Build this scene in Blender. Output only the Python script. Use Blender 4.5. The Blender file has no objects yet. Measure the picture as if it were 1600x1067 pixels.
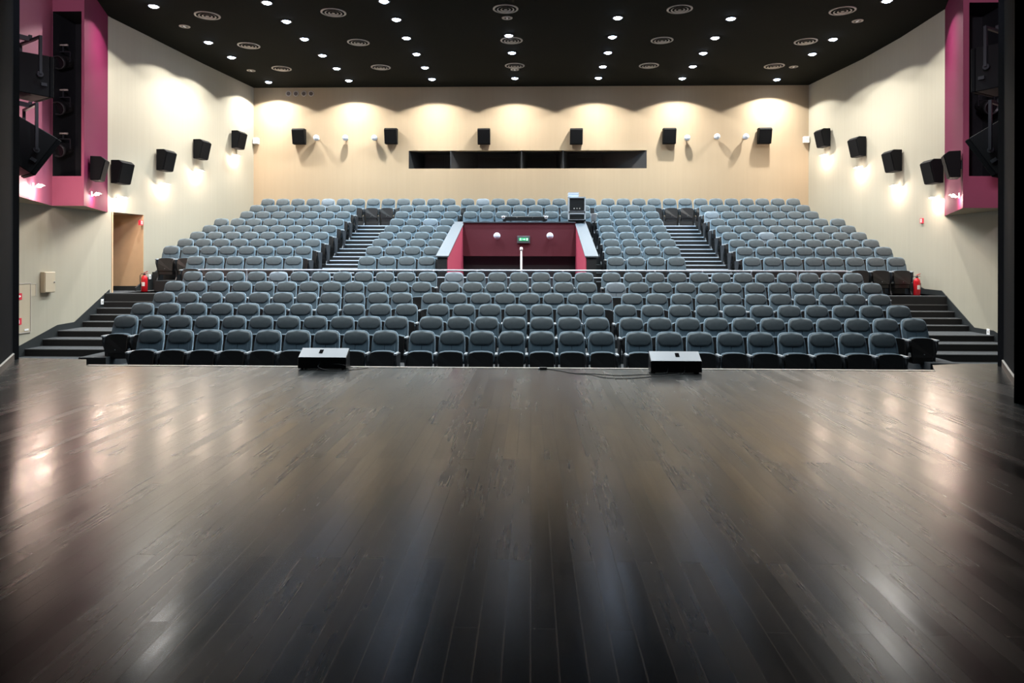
import bpy, bmesh, math, random
from mathutils import Vector, Matrix
C = bpy.context.scene
COL = C.collection
random.seed(7)
PI = math.pi
EYE = 1.5                                   # camera height over the stage boards

# ------------------------------------------------------------------ camera
F = 1067.0
YAW = math.atan(.028); SN, CS = math.sin(YAW), math.cos(YAW); ROLL = .002
cam = bpy.data.cameras.new('camera'); cam_o = bpy.data.objects.new('camera', cam); COL.objects.link(cam_o)
cam.sensor_width = 36; cam.sensor_fit = 'HORIZONTAL'; cam.lens = F / 1600 * 36
cam.shift_y = -(533.5 - 404) / 1600; cam.clip_end = 200; cam.clip_start = .05
cam_o.matrix_world = Matrix.Translation((0, 0, EYE)) @ Matrix.Rotation(YAW, 4, 'Z') @ Matrix.Rotation(PI/2, 4, 'X') @ Matrix.Rotation(ROLL, 4, 'Z')
C.camera = cam_o
# ------------------------------------------------------------------ world, exposure
w = bpy.data.worlds.new('world'); C.world = w; w.use_nodes = True
w.node_tree.nodes['Background'].inputs[0].default_value = (.4, .5, .6, 1)
w.node_tree.nodes['Background'].inputs[1].default_value = .0
C.view_settings.view_transform = 'Standard'; C.view_settings.look = 'None'
C.view_settings.gamma = 1; C.view_settings.use_curve_mapping = False
C.view_settings.exposure = 0.0
BEAM = 2.3
P_DOWN = 1150.0
P_WASH = 1850.0       # W, the outer lamps that wash the walls        # W, ceiling downlights
P_LAMP = 48.0         # W, wall lamps
COL_WASH = (1.0, .955, .88); COL_DOWN = (.76, .92, 1.0); COL_LAMP = (1.0, .77, .62)
P_BOX_FILL = 150.0  # W, base power of the added fill on the boxes

# ------------------------------------------------------------------ measuring helpers (pixel -> place at a known distance)
def ray(px, py):
    dx, dy = px - 800, py - 404
    u = (dx + ROLL*dy)/F; v = -(dy - ROLL*dx)/F
    return Vector((-SN + u*CS, CS + u*SN, v))
def atY(px, py, Y):
    d = ray(px, py); p = d*(Y/d.y); p.z += EYE; return p
def atX(px, py, X):
    d = ray(px, py); p = d*(X/d.x); p.z += EYE; return p
def atZ(px, py, Z):
    d = ray(px, py); p = d*((Z-EYE)/d.z); p.z += EYE; return p
def on_line(px, py, a, b):
    """where the ray meets the vertical plane through plan points a, b"""
    d = ray(px, py); n = Vector((b[1]-a[1], -(b[0]-a[0])))
    k = (a[0]*n.x + a[1]*n.y)/(d.x*n.x + d.y*n.y); p = d*k; p.z += EYE; return p

# ------------------------------------------------------------------ materials
def mat(name, col, rough=.6, metal=0, emit=None, es=0, sheen=0, spec=.5, noise=0, nscale=8, bump=0, bscale=60, coat=0):
    m = bpy.data.materials.new(name); m.use_nodes = True; nt = m.node_tree; b = nt.nodes['Principled BSDF']
    b.inputs['Base Color'].default_value = (*col, 1); b.inputs['Roughness'].default_value = rough
    b.inputs['Metallic'].default_value = metal; b.inputs['Specular IOR Level'].default_value = spec
    if sheen:
        b.inputs['Sheen Weight'].default_value = sheen; b.inputs['Sheen Roughness'].default_value = .35
        b.inputs['Sheen Tint'].default_value = (.55, .78, 1, 1)
    if coat: b.inputs['Coat Weight'].default_value = coat
    if emit: b.inputs['Emission Color'].default_value = (*emit, 1); b.inputs['Emission Strength'].default_value = es
    tc = nt.nodes.new('ShaderNodeTexCoord')
    if noise:
        n = nt.nodes.new('ShaderNodeTexNoise'); n.inputs['Scale'].default_value = nscale; n.inputs['Detail'].default_value = 5
        r = nt.nodes.new('ShaderNodeMapRange'); r.inputs[3].default_value = 1-noise; r.inputs[4].default_value = 1+noise
        mx = nt.nodes.new('ShaderNodeMix'); mx.data_type = 'RGBA'; mx.blend_type = 'MULTIPLY'; mx.inputs[0].default_value = 1
        mx.inputs[6].default_value = (*col, 1)
        nt.links.new(tc.outputs['Object'], n.inputs['Vector']); nt.links.new(n.outputs[0], r.inputs[0])
        nt.links.new(r.outputs[0], mx.inputs[7]); nt.links.new(mx.outputs[2], b.inputs['Base Color'])
    if bump:
        n = nt.nodes.new('ShaderNodeTexNoise'); n.inputs['Scale'].default_value = bscale; n.inputs['Detail'].default_value = 3
        bp = nt.nodes.new('ShaderNodeBump'); bp.inputs['Strength'].default_value = bump; bp.inputs['Distance'].default_value = .01
        nt.links.new(tc.outputs['Object'], n.inputs['Vector']); nt.links.new(n.outputs[0], bp.inputs['Height']); nt.links.new(bp.outputs[0], b.inputs['Normal'])
    return m

def wall_mat(name, col):
    """painted acoustic fabric: faint vertical weave and panel joints"""
    m = mat(name, col, .85, spec=.25); nt = m.node_tree; b = nt.nodes['Principled BSDF']
    tc = nt.nodes.new('ShaderNodeTexCoord'); mp = nt.nodes.new('ShaderNodeMapping'); mp.inputs['Scale'].default_value = (9, 9, .25)
    n = nt.nodes.new('ShaderNodeTexNoise'); n.inputs['Scale'].default_value = 1.4; n.inputs['Detail'].default_value = 6
    r = nt.nodes.new('ShaderNodeMapRange'); r.inputs[1].default_value = .3; r.inputs[2].default_value = .7; r.inputs[3].default_value = .975; r.inputs[4].default_value = 1.015
    mx = nt.nodes.new('ShaderNodeMix'); mx.data_type = 'RGBA'; mx.blend_type = 'MULTIPLY'; mx.inputs[0].default_value = 1; mx.inputs[6].default_value = (*col, 1)
    nt.links.new(tc.outputs['Object'], mp.inputs[0]); nt.links.new(mp.outputs[0], n.inputs['Vector']); nt.links.new(n.outputs[0], r.inputs[0])
    nt.links.new(r.outputs[0], mx.inputs[7]); nt.links.new(mx.outputs[2], b.inputs['Base Color'])
    bp = nt.nodes.new('ShaderNodeBump'); bp.inputs['Strength'].default_value = .12; bp.inputs['Distance'].default_value = .01
    nt.links.new(n.outputs[0], bp.inputs['Height']); nt.links.new(bp.outputs[0], b.inputs['Normal'])
    return m

def plank_mat():
    m = bpy.data.materials.new('stage_boards'); m.use_nodes = True; nt = m.node_tree; L = nt.links.new; b = nt.nodes['Principled BSDF']
    N = lambda t: nt.nodes.new('ShaderNode'+t)
    tc = N('TexCoord'); sp = N('SeparateXYZ'); cb = N('CombineXYZ'); L(tc.outputs['Object'], sp.inputs[0])
    L(sp.outputs[1], cb.inputs[0]); L(sp.outputs[0], cb.inputs[1])
    br = N('TexBrick'); L(cb.outputs[0], br.inputs['Vector']); br.offset = .37; br.offset_frequency = 3
    br.inputs['Color1'].default_value = (0, 0, 0, 1); br.inputs['Color2'].default_value = (1, 1, 1, 1); br.inputs['Mortar'].default_value = (.5, .5, .5, 1)
    br.inputs['Scale'].default_value = 1; br.inputs['Mortar Size'].default_value = .0024; br.inputs['Mortar Smooth'].default_value = .3
    br.inputs['Brick Width'].default_value = 1.7; br.inputs['Row Height'].default_value = .105
    def noise(sx, sy, scale, det=5):
        mp = N('Mapping'); mp.inputs['Scale'].default_value = (sx, sy, 1); L(tc.outputs['Object'], mp.inputs[0])
        n = N('TexNoise'); n.inputs['Scale'].default_value = scale; n.inputs['Detail'].default_value = det; L(mp.outputs[0], n.inputs['Vector']); return n
    def rng(src, a, b_, c, d):
        r = N('MapRange'); r.inputs[1].default_value = a; r.inputs[2].default_value = b_; r.inputs[3].default_value = c; r.inputs[4].default_value = d; L(src, r.inputs[0]); return r
    def mixc(fac, c1, c2, mode='MIX'):
        x = N('Mix'); x.data_type = 'RGBA'; x.blend_type = mode
        if isinstance(fac, float): x.inputs[0].default_value = fac
        else: L(fac, x.inputs[0])
        for i, c in ((6, c1), (7, c2)):
            if isinstance(c, tuple): x.inputs[i].default_value = (*c, 1)
            else: L(c, x.inputs[i])
        return x.outputs[2]
    grain = noise(26, 1.3, 1.6); wear = noise(2.6, .5, 1.1, 3); scuff = noise(14, 2.2, 1.0, 8); big = noise(.5, .3, 1.0, 3)
    base = mixc(br.outputs['Color'], (.006, .0085, .0095), (.014, .018, .0195))
    base = mixc(rng(grain.outputs[0], .35, .7, 0, .8).outputs[0], base, (.006, .0075, .008))
    base = mixc(rng(wear.outputs[0], .45, .75, 0, .45).outputs[0], base, (.018, .028, .031))
    base = mixc(rng(scuff.outputs[0], .60, .80, 0, .35).outputs[0], base, (.045, .058, .066))
    base = mixc(br.outputs['Fac'], base, (.004, .003, .003))
    L(base, b.inputs['Base Color'])
    r1 = rng(wear.outputs[0], .3, .75, .21, .29); r2 = rng(grain.outputs[0], .3, .7, -.01, .02)
    ad = N('Math'); ad.operation = 'ADD'; L(r1.outputs[0], ad.inputs[0]); L(r2.outputs[0], ad.inputs[1])
    r3 = rng(br.outputs['Color'], 0, 1, -.03, .03); a2 = N('Math'); a2.operation = 'ADD'; L(ad.outputs[0], a2.inputs[0]); L(r3.outputs[0], a2.inputs[1])
    L(a2.outputs[0], b.inputs['Roughness'])
    b.inputs['Specular IOR Level'].default_value = .75
    # cupped boards + grain
    cup = N('Math'); cup.operation = 'PINGPONG'; cup.inputs[1].default_value = .0525; L(sp.outputs[0], cup.inputs[0])
    wob = noise(9, .45, 1.0, 2)
    h = N('Math'); h.operation = 'MULTIPLY_ADD'; L(cup.outputs[0], h.inputs[0]); h.inputs[1].default_value = .0; hm = rng(wob.outputs[0], 0, 1, 0, .0010); L(hm.outputs[0], h.inputs[2])
    h2 = N('Math'); h2.operation = 'MULTIPLY_ADD'; L(br.outputs['Fac'], h2.inputs[0]); h2.inputs[1].default_value = -.0015; L(h.outputs[0], h2.inputs[2])
    h3 = N('Math'); h3.operation = 'MULTIPLY_ADD'; L(grain.outputs[0], h3.inputs[0]); h3.inputs[1].default_value = .00025; L(h2.outputs[0], h3.inputs[2])
    h4 = N('Math'); h4.operation = 'MULTIPLY_ADD'; L(br.outputs['Color'], h4.inputs[0]); h4.inputs[1].default_value = .0; L(h3.outputs[0], h4.inputs[2])
    bp = N('Bump'); bp.inputs['Strength'].default_value = .8; bp.inputs['Distance'].default_value = 1.0; L(h4.outputs[0], bp.inputs['Height']); L(bp.outputs[0], b.inputs['Normal'])
    return m

M = dict(
    side=wall_mat('cream_wall_fabric', (.375, .353, .285)),
    back=wall_mat('peach_wall_fabric', (.365, .29, .198)),
    lowwall=wall_mat('cream_plaster', (.42, .345, .24)),
    plum=mat('plum_paint_dim', (.12, .0035, .040), .8, spec=.2, noise=.04, nscale=3, bump=.05),  # deeper plum: weaker light on the rear faces put into the colour
    pinkpaint=mat('rose_pink_paint', (.42, .115, .20), .6, noise=.04, nscale=3, bump=.05),  # paler pink: stronger light on the stage-side faces put into the colour
    wine=mat('wine_panel', (.095, .009, .018), .6, noise=.08, nscale=5),
    rose=mat('rose_panel', (.38, .042, .085), .6),
    ceiling=mat('black_ceiling', (.005, .0058, .004), 1, spec=.12, noise=.1, nscale=2),
    recess=mat('dark_recess', (.012, .014, .017), .55, noise=.1),
    portal=mat('navy_black_paint', (.0022, .003, .005), .9, spec=.08, noise=.15, nscale=4),
    stageblack=mat('stage_black_drape', (.005, .005, .006), 1, spec=.05),
    carpet=mat('charcoal_carpet', (.040, .046, .052), .92, noise=.25, nscale=40, bump=.3, bscale=300, sheen=.15),
    riser=mat('black_riser', (.010, .011, .013), .75, noise=.15, nscale=20),
    skirt=mat('dark_skirting', (.014, .018, .020), .6, noise=.1),
    nosing=mat('aluminium_nosing', (.62, .72, .85), .45, .15),
    boards=plank_mat(),
    edge=mat('stage_edge_strip', (.50, .48, .45), .4, .3),
    brown=mat('brown_skirting', (.09, .07, .06), .5, noise=.2),
    oak=mat('pale_wood_veneer', (.62, .43, .26), .55, noise=.08, nscale=6),
    fabric=mat('grey_blue_velour', (.067, .104, .134), .85, noise=.15, nscale=25, bump=.15, bscale=400, sheen=.55),
    fabric_pad=mat('grey_velour_pad', (.060, .076, .086), .85, noise=.22, nscale=14, bump=.15, bscale=400, sheen=.42),
    fabric_pale=mat('worn_pale_velour', (.125, .155, .185), .85, noise=.15, nscale=14, bump=.15, bscale=400, sheen=.75),
    plastic=mat('black_plastic', (.012, .012, .013), .38, noise=.2, nscale=12),
    frame=mat('charcoal_metal', (.030, .034, .040), .42, .2),
    arm=mat('grey_armrest', (.30, .33, .36), .35),
    cap=mat('grey_blue_laminate', (.060, .076, .094), .6, noise=.06, nscale=30),
    chrome=mat('brushed_steel', (.72, .73, .76), .28, 1),
    railsteel=mat('satin_rail_steel', (.50, .56, .66), .45, .35),
    spk=mat('black_grille_cloth', (.003, .0035, .0045), .85, spec=.12, bump=.3, bscale=500),
    spkbox=mat('black_cabinet', (.0035, .004, .005), .7, spec=.15),
    white=mat('white_plastic', (.84, .86, .88), .4),
    offwhite=mat('cream_metal', (.46, .40, .30), .45),
    lens=mat('glowing_lens', (.9, .9, 1), .3, emit=(.62, .76, 1.0), es=45),
    lampglass=mat('glowing_lamp_glass', (1, .95, .9), .3, emit=(1, .86, .74), es=26),
    lampring=mat('lamp_trim', (.06, .06, .08), .4, .3),
    vent=mat('grey_vent_metal', (.42, .38, .34), .5, noise=.05),
    glass=mat('lamp_fin_glass', (.85, .9, .95), .15),
    red=mat('red_enamel', (.55, .012, .020), .3, coat=.4),
    redsign=mat('red_sign', (.60, .02, .05), .5),
    signwhite=mat('white_print', (.85, .83, .80), .5),
    green=mat('green_sign_light', (.05, .5, .2), .5, emit=(.05, .55, .25), es=.35),
    signlit=mat('lit_sign_print', (.8, .9, .85), .5, emit=(.75, 1, .88), es=1.1),
    signgrey=mat('grey_sign_case', (.08, .085, .09), .5),
    rubber=mat('black_rubber', (.008, .008, .010), .5),
    monitor=mat('black_speckled_paint', (.02, .021, .024), .32, noise=.1),
    montop=mat('grey_grille_face', (.20, .23, .28), .38, noise=.05, spec=.8),
    alu=mat('case_aluminium', (.78, .82, .88), .35, .6),
    paper=mat('pale_blue_paper', (.50, .62, .80), .7),
)
M['lampglass'].node_tree.nodes['Principled BSDF'].inputs['Transmission Weight'].default_value = 0

# ------------------------------------------------------------------ mesh helpers
def bm_new(): return bmesh.new()
def box(bm, a, b, mi=0):
    x0, y0, z0 = a; x1, y1, z1 = b
    v = [bm.verts.new(p) for p in ((x0,y0,z0),(x1,y0,z0),(x1,y1,z0),(x0,y1,z0),(x0,y0,z1),(x1,y0,z1),(x1,y1,z1),(x0,y1,z1))]
    for f in ((0,3,2,1),(4,5,6,7),(0,1,5,4),(1,2,6,5),(2,3,7,6),(3,0,4,7)):
        bm.faces.new([v[i] for i in f]).material_index = mi
    return v
def hexa(bm, pts, mi=0):
    v = [bm.verts.new(p) for p in pts]
    for f in ((0,3,2,1),(4,5,6,7),(0,1,5,4),(1,2,6,5),(2,3,7,6),(3,0,4,7)):
        bm.faces.new([v[i] for i in f]).material_index = mi
    return v
def prism(bm, outline, frm, mi=0):
    """outline: 2D points; frm(p, t) -> 3D for t in 0,1"""
    a = [bm.verts.new(frm(p, 0)) for p in outline]; b = [bm.verts.new(frm(p, 1)) for p in outline]; n = len(outline)
    fs = [bm.faces.new(a[::-1]), bm.faces.new(b)]
    for i in range(n): fs.append(bm.faces.new((a[i], a[(i+1) % n], b[(i+1) % n], b[i])))
    for f in fs: f.material_index = mi
    return a, b
def lathe(bm, prof, seg=24, origin=(0,0,0), axis='Z', mi=0, smooth=True):
    o = Vector(origin); rings = []
    for r, h in prof:
        ring = []
        for i in range(seg):
            t = 2*PI*i/seg; p = (r*math.cos(t), r*math.sin(t), h)
            if axis == 'Y': p = (p[0], h, p[1])
            elif axis == 'X': p = (h, p[0], p[1])
            ring.append(bm.verts.new(o + Vector(p)))
        rings.append(ring)
    ann = abs(prof[0][0]-prof[-1][0]) < 1e-6 and max(q[0] for q in prof) > prof[0][0]+1e-4 and prof[0][0] > .05   # a ring, open in the middle
    if ann: rings.append(rings[0])
    for a, b in zip(rings, rings[1:]):
        for i in range(seg):
            f = bm.faces.new((a[i], a[(i+1) % seg], b[(i+1) % seg], b[i])); f.material_index = mi; f.smooth = smooth
    if ann: return
    for ring, rv in ((rings[0], 1), (rings[-1], 0)):
        f = bm.faces.new(ring[::-1] if rv else ring); f.material_index = mi
def tube(bm, pts, r, seg=8, mi=0, closed=False):
    pts = [Vector(p) for p in pts]; rings = []
    for i, p in enumerate(pts):
        d = (pts[min(i+1, len(pts)-1)] - pts[max(i-1, 0)]).normalized()
        up = Vector((0,0,1)) if abs(d.z) < .9 else Vector((1,0,0))
        a = d.cross(up).normalized(); b = a.cross(d).normalized()
        rings.append([bm.verts.new(p + (a*math.cos(2*PI*k/seg) + b*math.sin(2*PI*k/seg))*r) for k in range(seg)])
    for u, v in zip(rings, rings[1:]):
        for k in range(seg):
            f = bm.faces.new((u[k], u[(k+1) % seg], v[(k+1) % seg], v[k])); f.smooth = True; f.material_index = mi
    bm.faces.new(rings[0][::-1]).material_index = mi; bm.faces.new(rings[-1]).material_index = mi
def bar(bm, a, b, w, mi=0):
    """square bar from a to b"""
    a, b = Vector(a), Vector(b); d = (b-a).normalized(); up = Vector((0,0,1)) if abs(d.z) < .9 else Vector((1,0,0))
    s = d.cross(up).normalized()*w/2; t = s.cross(d).normalized()*w/2
    hexa(bm, [a-s-t, a+s-t, a+s+t, a-s+t, b-s-t, b+s-t, b+s+t, b-s+t], mi)
def bevel(bm, w, seg=2, edges=None):
    bmesh.ops.bevel(bm, geom=edges or bm.edges[:], offset=w, segments=seg, affect='EDGES', profile=.5, clamp_overlap=True)
def obj(name, bm, mats, parent=None, loc=None, rotz=0, smooth=False):
    bmesh.ops.recalc_face_normals(bm, faces=bm.faces[:])
    me = bpy.data.meshes.new(name); bm.to_mesh(me); bm.free()
    for m in (mats if isinstance(mats, (list, tuple)) else [mats]): me.materials.append(M[m])
    if smooth:
        for p in me.polygons: p.use_smooth = True
    o = bpy.data.objects.new(name, me); COL.objects.link(o)
    if parent: o.parent = parent
    if loc is not None: o.location = loc
    if rotz: o.rotation_euler.z = rotz
    return o
def tag(o, label, cat, group=None):
    o['label'] = label; o['category'] = cat
    if group: o['group'] = group
    return o
def thing(name, label, cat, loc=(0,0,0), rotz=0, group=None):
    o = bpy.data.objects.new(name, None); COL.objects.link(o); o.location = loc; o.rotation_euler = (0,0,rotz); o.empty_display_size = .1
    return tag(o, label, cat, group)
def struct(name, bm, mats):
    o = obj(name, bm, mats); o['kind'] = 'structure'; return o
def copy_tree(o, parent=None, swap=None):
    c = o.copy(); COL.objects.link(c); c.parent = parent
    if swap and o.data and o.data.name in swap: c.data = swap[o.data.name]
    for ch in o.children: copy_tree(ch, c, swap)
    return c
def Z(z): return z + EYE                     # heights below were taken from eye level

ORD = ['zeroth','first','second','third','fourth','fifth','sixth','seventh','eighth','ninth','tenth','eleventh','twelfth','thirteenth']

# ================================================================== LARGE STRUCTURE
CEIL = Z(6.45); BACK = 25.6
LW = [(-11.35, 9.9), (-11.3, 18.0), (-11.18, 19.2), (-10.9, 22.4), (-10.52, BACK)]
RW = [(10.65, 9.9), (10.65, 18.0), (10.73, 20.2), (10.66, 22.3), (10.27, BACK)]
LOW = Z(-2.75)
def wall_strip(bm, pts, z0, z1, out, mi=0, th=.25):
    """one wall run with thickness; out = -1 for left wall, +1 for right"""
    for a, b in zip(pts, pts[1:]):
        hexa(bm, [(a[0],a[1],z0),(b[0],b[1],z0),(b[0]+out*th,b[1],z0),(a[0]+out*th,a[1],z0),(a[0],a[1],z1),(b[0],b[1],z1),(b[0]+out*th,b[1],z1),(a[0]+out*th,a[1],z1)], mi)
# left wall with its door recess (recess between Y 18.16 and 19.45)
def wx(W, y):
    for a, b in zip(W, W[1:]):
        if a[1] <= y <= b[1]: return a[0] + (b[0]-a[0])*(y-a[1])/(b[1]-a[1])
DY0, DY1 = 18.08, 19.38; DZ0, DZ1 = Z(-.95), Z(1.235)
bm = bm_new()
wall_strip(bm, [(-11.35, 9.9), (wx(LW, DY0), DY0)], LOW, CEIL, -1)
wall_strip(bm, [(wx(LW, DY0), DY0), (wx(LW, DY1), DY1)], DZ1, CEIL, -1)
wall_strip(bm, [(wx(LW, DY1), DY1), (-10.9, 22.4), (-10.52, BACK)], LOW, CEIL, -1)
o = struct('wall_left', bm, 'side')
bm = bm_new()   # recess lining: far jamb, near jamb, back, soffit
xi = wx(LW, DY0)
box(bm, (xi-1.6, DY0-.15, LOW), (xi-.26, DY0, DZ1+.1)); box(bm, (xi-1.6, DY1-.012, LOW), (wx(LW, DY1)-.004, DY1+.0, DZ1)); box(bm, (xi-.26, DY0-.0, LOW), (xi+.012, DY0+.05, DZ1))
box(bm, (xi-1.75, DY0-.15, LOW), (xi-1.6, DY1+.15, DZ1+.1)); box(bm, (xi-1.6, DY0, DZ1+.001), (xi-.26, DY1, DZ1+.1))
struct('wall_recess', bm, 'oak')
bm = bm_new()
wall_strip(bm, RW, LOW, CEIL, 1); struct('wall_right', bm, 'side')
# back wall with the projection slot
PW = [atY(638.5, 235, BACK), atY(1010.5, 263, BACK)]
px0, px1 = PW[0].x, PW[1].x; pz1 = atY(824, 235, BACK).z; pz0 = atY(824, 263.2, BACK).z
bm = bm_new()
box(bm, (-10.9, BACK, LOW), (px0, BACK+.25, CEIL)); box(bm, (px1, BACK, LOW), (10.6, BACK+.25, CEIL))
box(bm, (px0, BACK, pz1), (px1, BACK+.25, CEIL)); box(bm, (px0, BACK, LOW), (px1, BACK+.25, pz0))
struct('wall_back', bm, 'back')
# projection slot: splayed dark funnels with four small panes behind
D = .95
bm = bm_new()
box(bm, (px0-.1, BACK+D, pz0-.3), (px1+.1, BACK+D+.08, pz1+.3)); box(bm, (px0-.1, BACK+.25, pz1), (px1+.1, BACK+D, pz1+.08)); box(bm, (px0-.1, BACK+.25, pz0-.08), (px1+.1, BACK+D, pz0))
def wx_(px): return atY(px, 250, BACK).x
def wedge(bm, xf0, xf1, xb0, xb1):
    hexa(bm, [(xf0,BACK+.02,pz0),(xf1,BACK+.02,pz0),(xb1,BACK+D,pz0),(xb0,BACK+D,pz0),(xf0,BACK+.02,pz1),(xf1,BACK+.02,pz1),(xb1,BACK+D,pz1),(xb0,BACK+D,pz1)])
wedge(bm, px0, px0+.03, px0, px0+.45)
wedge(bm, wx_(704)-.02, wx_(704)+.02, wx_(704)-.12, wx_(704)+.95)
wedge(bm, wx_(815)-.02, wx_(815)+.02, wx_(815)-.22, wx_(815)+.22)
wedge(bm, wx_(880)-.02, wx_(880)+.02, wx_(880)-.22, wx_(880)+.25)
wedge(bm, px1-.04, px1, px1-1.55, px1)
struct('wall_slot', bm, 'recess')
for i, (a, b) in enumerate(((657, 690), (752, 795), (830, 862), (902, 935))):
    bm = bm_new(); xa, xb = wx_(a), wx_(b); zc = (pz0+pz1)/2; yb = BACK+D
    for q in ((xa, zc+.2, xb, zc+.25), (xa, zc-.25, xb, zc-.2), (xa, zc-.2, xa+.05, zc+.2), (xb-.05, zc-.2, xb, zc+.2)):
        box(bm, (q[0], yb-.03, q[1]), (q[2], yb-.001, q[3]), 0)
    box(bm, (xa+.05, yb-.015, zc-.2), (xb-.05, yb-.001, zc+.2), 1)
    struct('window_%d' % (i+1), bm, ['recess', 'plastic'])
# ceiling
bm = bm_new(); box(bm, (-12, 9.5, CEIL), (11.5, BACK+.3, CEIL+.2)); struct('ceiling', bm, 'ceiling')

# ---- stage
bm = bm_new()
ol = [(-13, -5), (13, -5), (13, 10.1), (6.2, 10.02), (5.70, 9.86), (5.46, 9.40), (-6.20, 9.36), (-6.56, 9.90), (-7.8, 10.02), (-13, 10.1)]
prism(bm, ol, lambda p, t: (p[0], p[1], -.06 + .06*t)); struct('floor_stage', bm, 'boards')
bm = bm_new()
ol2 = [(x, y - (.04 if y > 5 else 0)) for x, y in ol]; prism(bm, ol2, lambda p, t: (p[0], p[1], LOW + (-.06-LOW)*t)); struct('floor_stage_base', bm, 'riser')
bm = bm_new(); box(bm, (-6.18, 9.335, .0), (5.44, 9.385, .006)); struct('trim_1', bm, 'edge')
# portal walls either side (splayed) and stage house behind the camera
def portal(name, pts, out):
    bm = bm_new()
    for a, b in zip(pts, pts[1:]):
        hexa(bm, [(a[0],a[1],0),(b[0],b[1],0),(b[0]+out*.3,b[1],0),(a[0]+out*.3,a[1],0),(a[0],a[1],9.5),(b[0],b[1],9.5),(b[0]+out*.3,b[1],9.5),(a[0]+out*.3,a[1],9.5)])
    a = pts[-1]; box(bm, (min(a[0], out*12), a[1]-.02, 0), (max(a[0], out*12), a[1]+.12, 9.5))
    struct(name, bm, 'portal')
PL = [(-5.85, 6.9), (-6.89, 8.67), (-7.56, 9.76)]; PR = [(4.98, 6.9), (6.03, 8.75), (6.58, 9.70)]
portal('wall_portal_left', PL, -1); portal('wall_portal_right', PR, 1)
for nm, P, s in (('baseboard_left', PL, 1), ('baseboard_right', PR, -1)):
    bm = bm_new()
    for a, b in zip(P, P[1:]):
        d = .025*s
        hexa(bm, [(a[0]+d,a[1],0),(b[0]+d,b[1],0),(b[0],b[1],0),(a[0],a[1],0),(a[0]+d,a[1],.095),(b[0]+d,b[1],.095),(b[0],b[1],.095),(a[0],a[1],.095)], 0)
        hexa(bm, [(a[0]+d,a[1],.095),(b[0]+d,b[1],.095),(b[0],b[1],.095),(a[0],a[1],.095),(a[0]+d*.7,a[1],.105),(b[0]+d*.7,b[1],.105),(b[0],b[1],.105),(a[0],a[1],.105)], 1)
    struct(nm, bm, ['brown', 'edge'])
bm = bm_new()
box(bm, (-13, -5, 0), (-12.8, 9.8, 9.5)); box(bm, (12.8, -5, 0), (13, 9.8, 9.5)); box(bm, (-13, -5.2, 0), (13, -5, 9.5)); box(bm, (-13, -5, 9.5), (13, 9.8, 9.6))
box(bm, (-13, 9.62, CEIL), (13, 9.8, 9.5))
struct('wall_stage_house', bm, 'stageblack')

# ---- plum boxes hung on the side walls next to the stage
ZB_L, ZB_R = Z(1.215), Z(1.12)
def plum_box(name, P, zb, slot, out):
    """P: plan points P1 (near) P2 P3 P4 ; slot on face P2-P3"""
    P1, P2, P3, P4 = P; bm = bm_new(); top = CEIL
    xw = out*13
    def quad(a, b, z0, z1, mi=0):
        v = [bm.verts.new((a[0],a[1],z0)), bm.verts.new((b[0],b[1],z0)), bm.verts.new((b[0],b[1],z1)), bm.verts.new((a[0],a[1],z1))]
        bm.faces.new(v).material_index = mi
    N = (P1[0] + (P1[0]-P2[0])/(P1[1]-P2[1])*(9.9-P1[1]), 9.9)
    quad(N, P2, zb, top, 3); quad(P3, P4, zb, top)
    sx0, sx1, sz0, sz1 = slot; y = P2[1]
    A, B = (P2, P3) if P2[0] < P3[0] else (P3, P2)
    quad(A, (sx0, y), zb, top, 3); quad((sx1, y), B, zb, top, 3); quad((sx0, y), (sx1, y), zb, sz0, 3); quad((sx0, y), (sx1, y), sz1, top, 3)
    # underside, following the plan
    W = LW if out < 0 else RW
    v = [bm.verts.new((p[0], p[1], zb)) for p in (N, P2, P3, P4, (W[1][0], P4[1]), (W[0][0], 9.9))]
    bm.faces.new(v).material_index = 1
    # inside of the slot
    yd = y + .8
    bx0, bx1 = (sx0, sx1-.36) if out < 0 else (sx0+.42, sx1)
    quad((sx0, y), (bx0, yd), sz0, sz1, 2); quad((sx1, y), (bx1, yd), sz0, sz1, 2); quad((bx0, yd), (bx1, yd), sz0, sz1, 2)
    for zz in (sz0, sz1):
        v = [bm.verts.new(p) for p in ((sx0,y,zz),(sx1,y,zz),(bx1,yd,zz),(bx0,yd,zz))]; bm.faces.new(v).material_index = 2
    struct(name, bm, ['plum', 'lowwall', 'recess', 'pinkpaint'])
YBL, YBR = 15.66, 15.10
sl = [atY(82.5, 18, YBL), atY(127, 275, YBL)]; sr = [atY(1514.5, 4, YBR), atY(1575, 275, YBR)]
P1L, P2L, P3L, P4L = (-10.07, 13.05), (-11.2, YBL), (-10.44, YBL), (-11.33, 18.0)
P4R, P3R, P2R, P1R = (10.67, 17.95), (9.37, YBR), (10.36, YBR), (9.36, 13.0)
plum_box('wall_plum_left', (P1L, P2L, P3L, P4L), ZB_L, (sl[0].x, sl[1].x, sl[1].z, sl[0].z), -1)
plum_box('wall_plum_right', (P1R, P2R, P3R, P4R), ZB_R, (sr[0].x, 10.3, sr[1].z, sr[0].z), 1)

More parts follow.
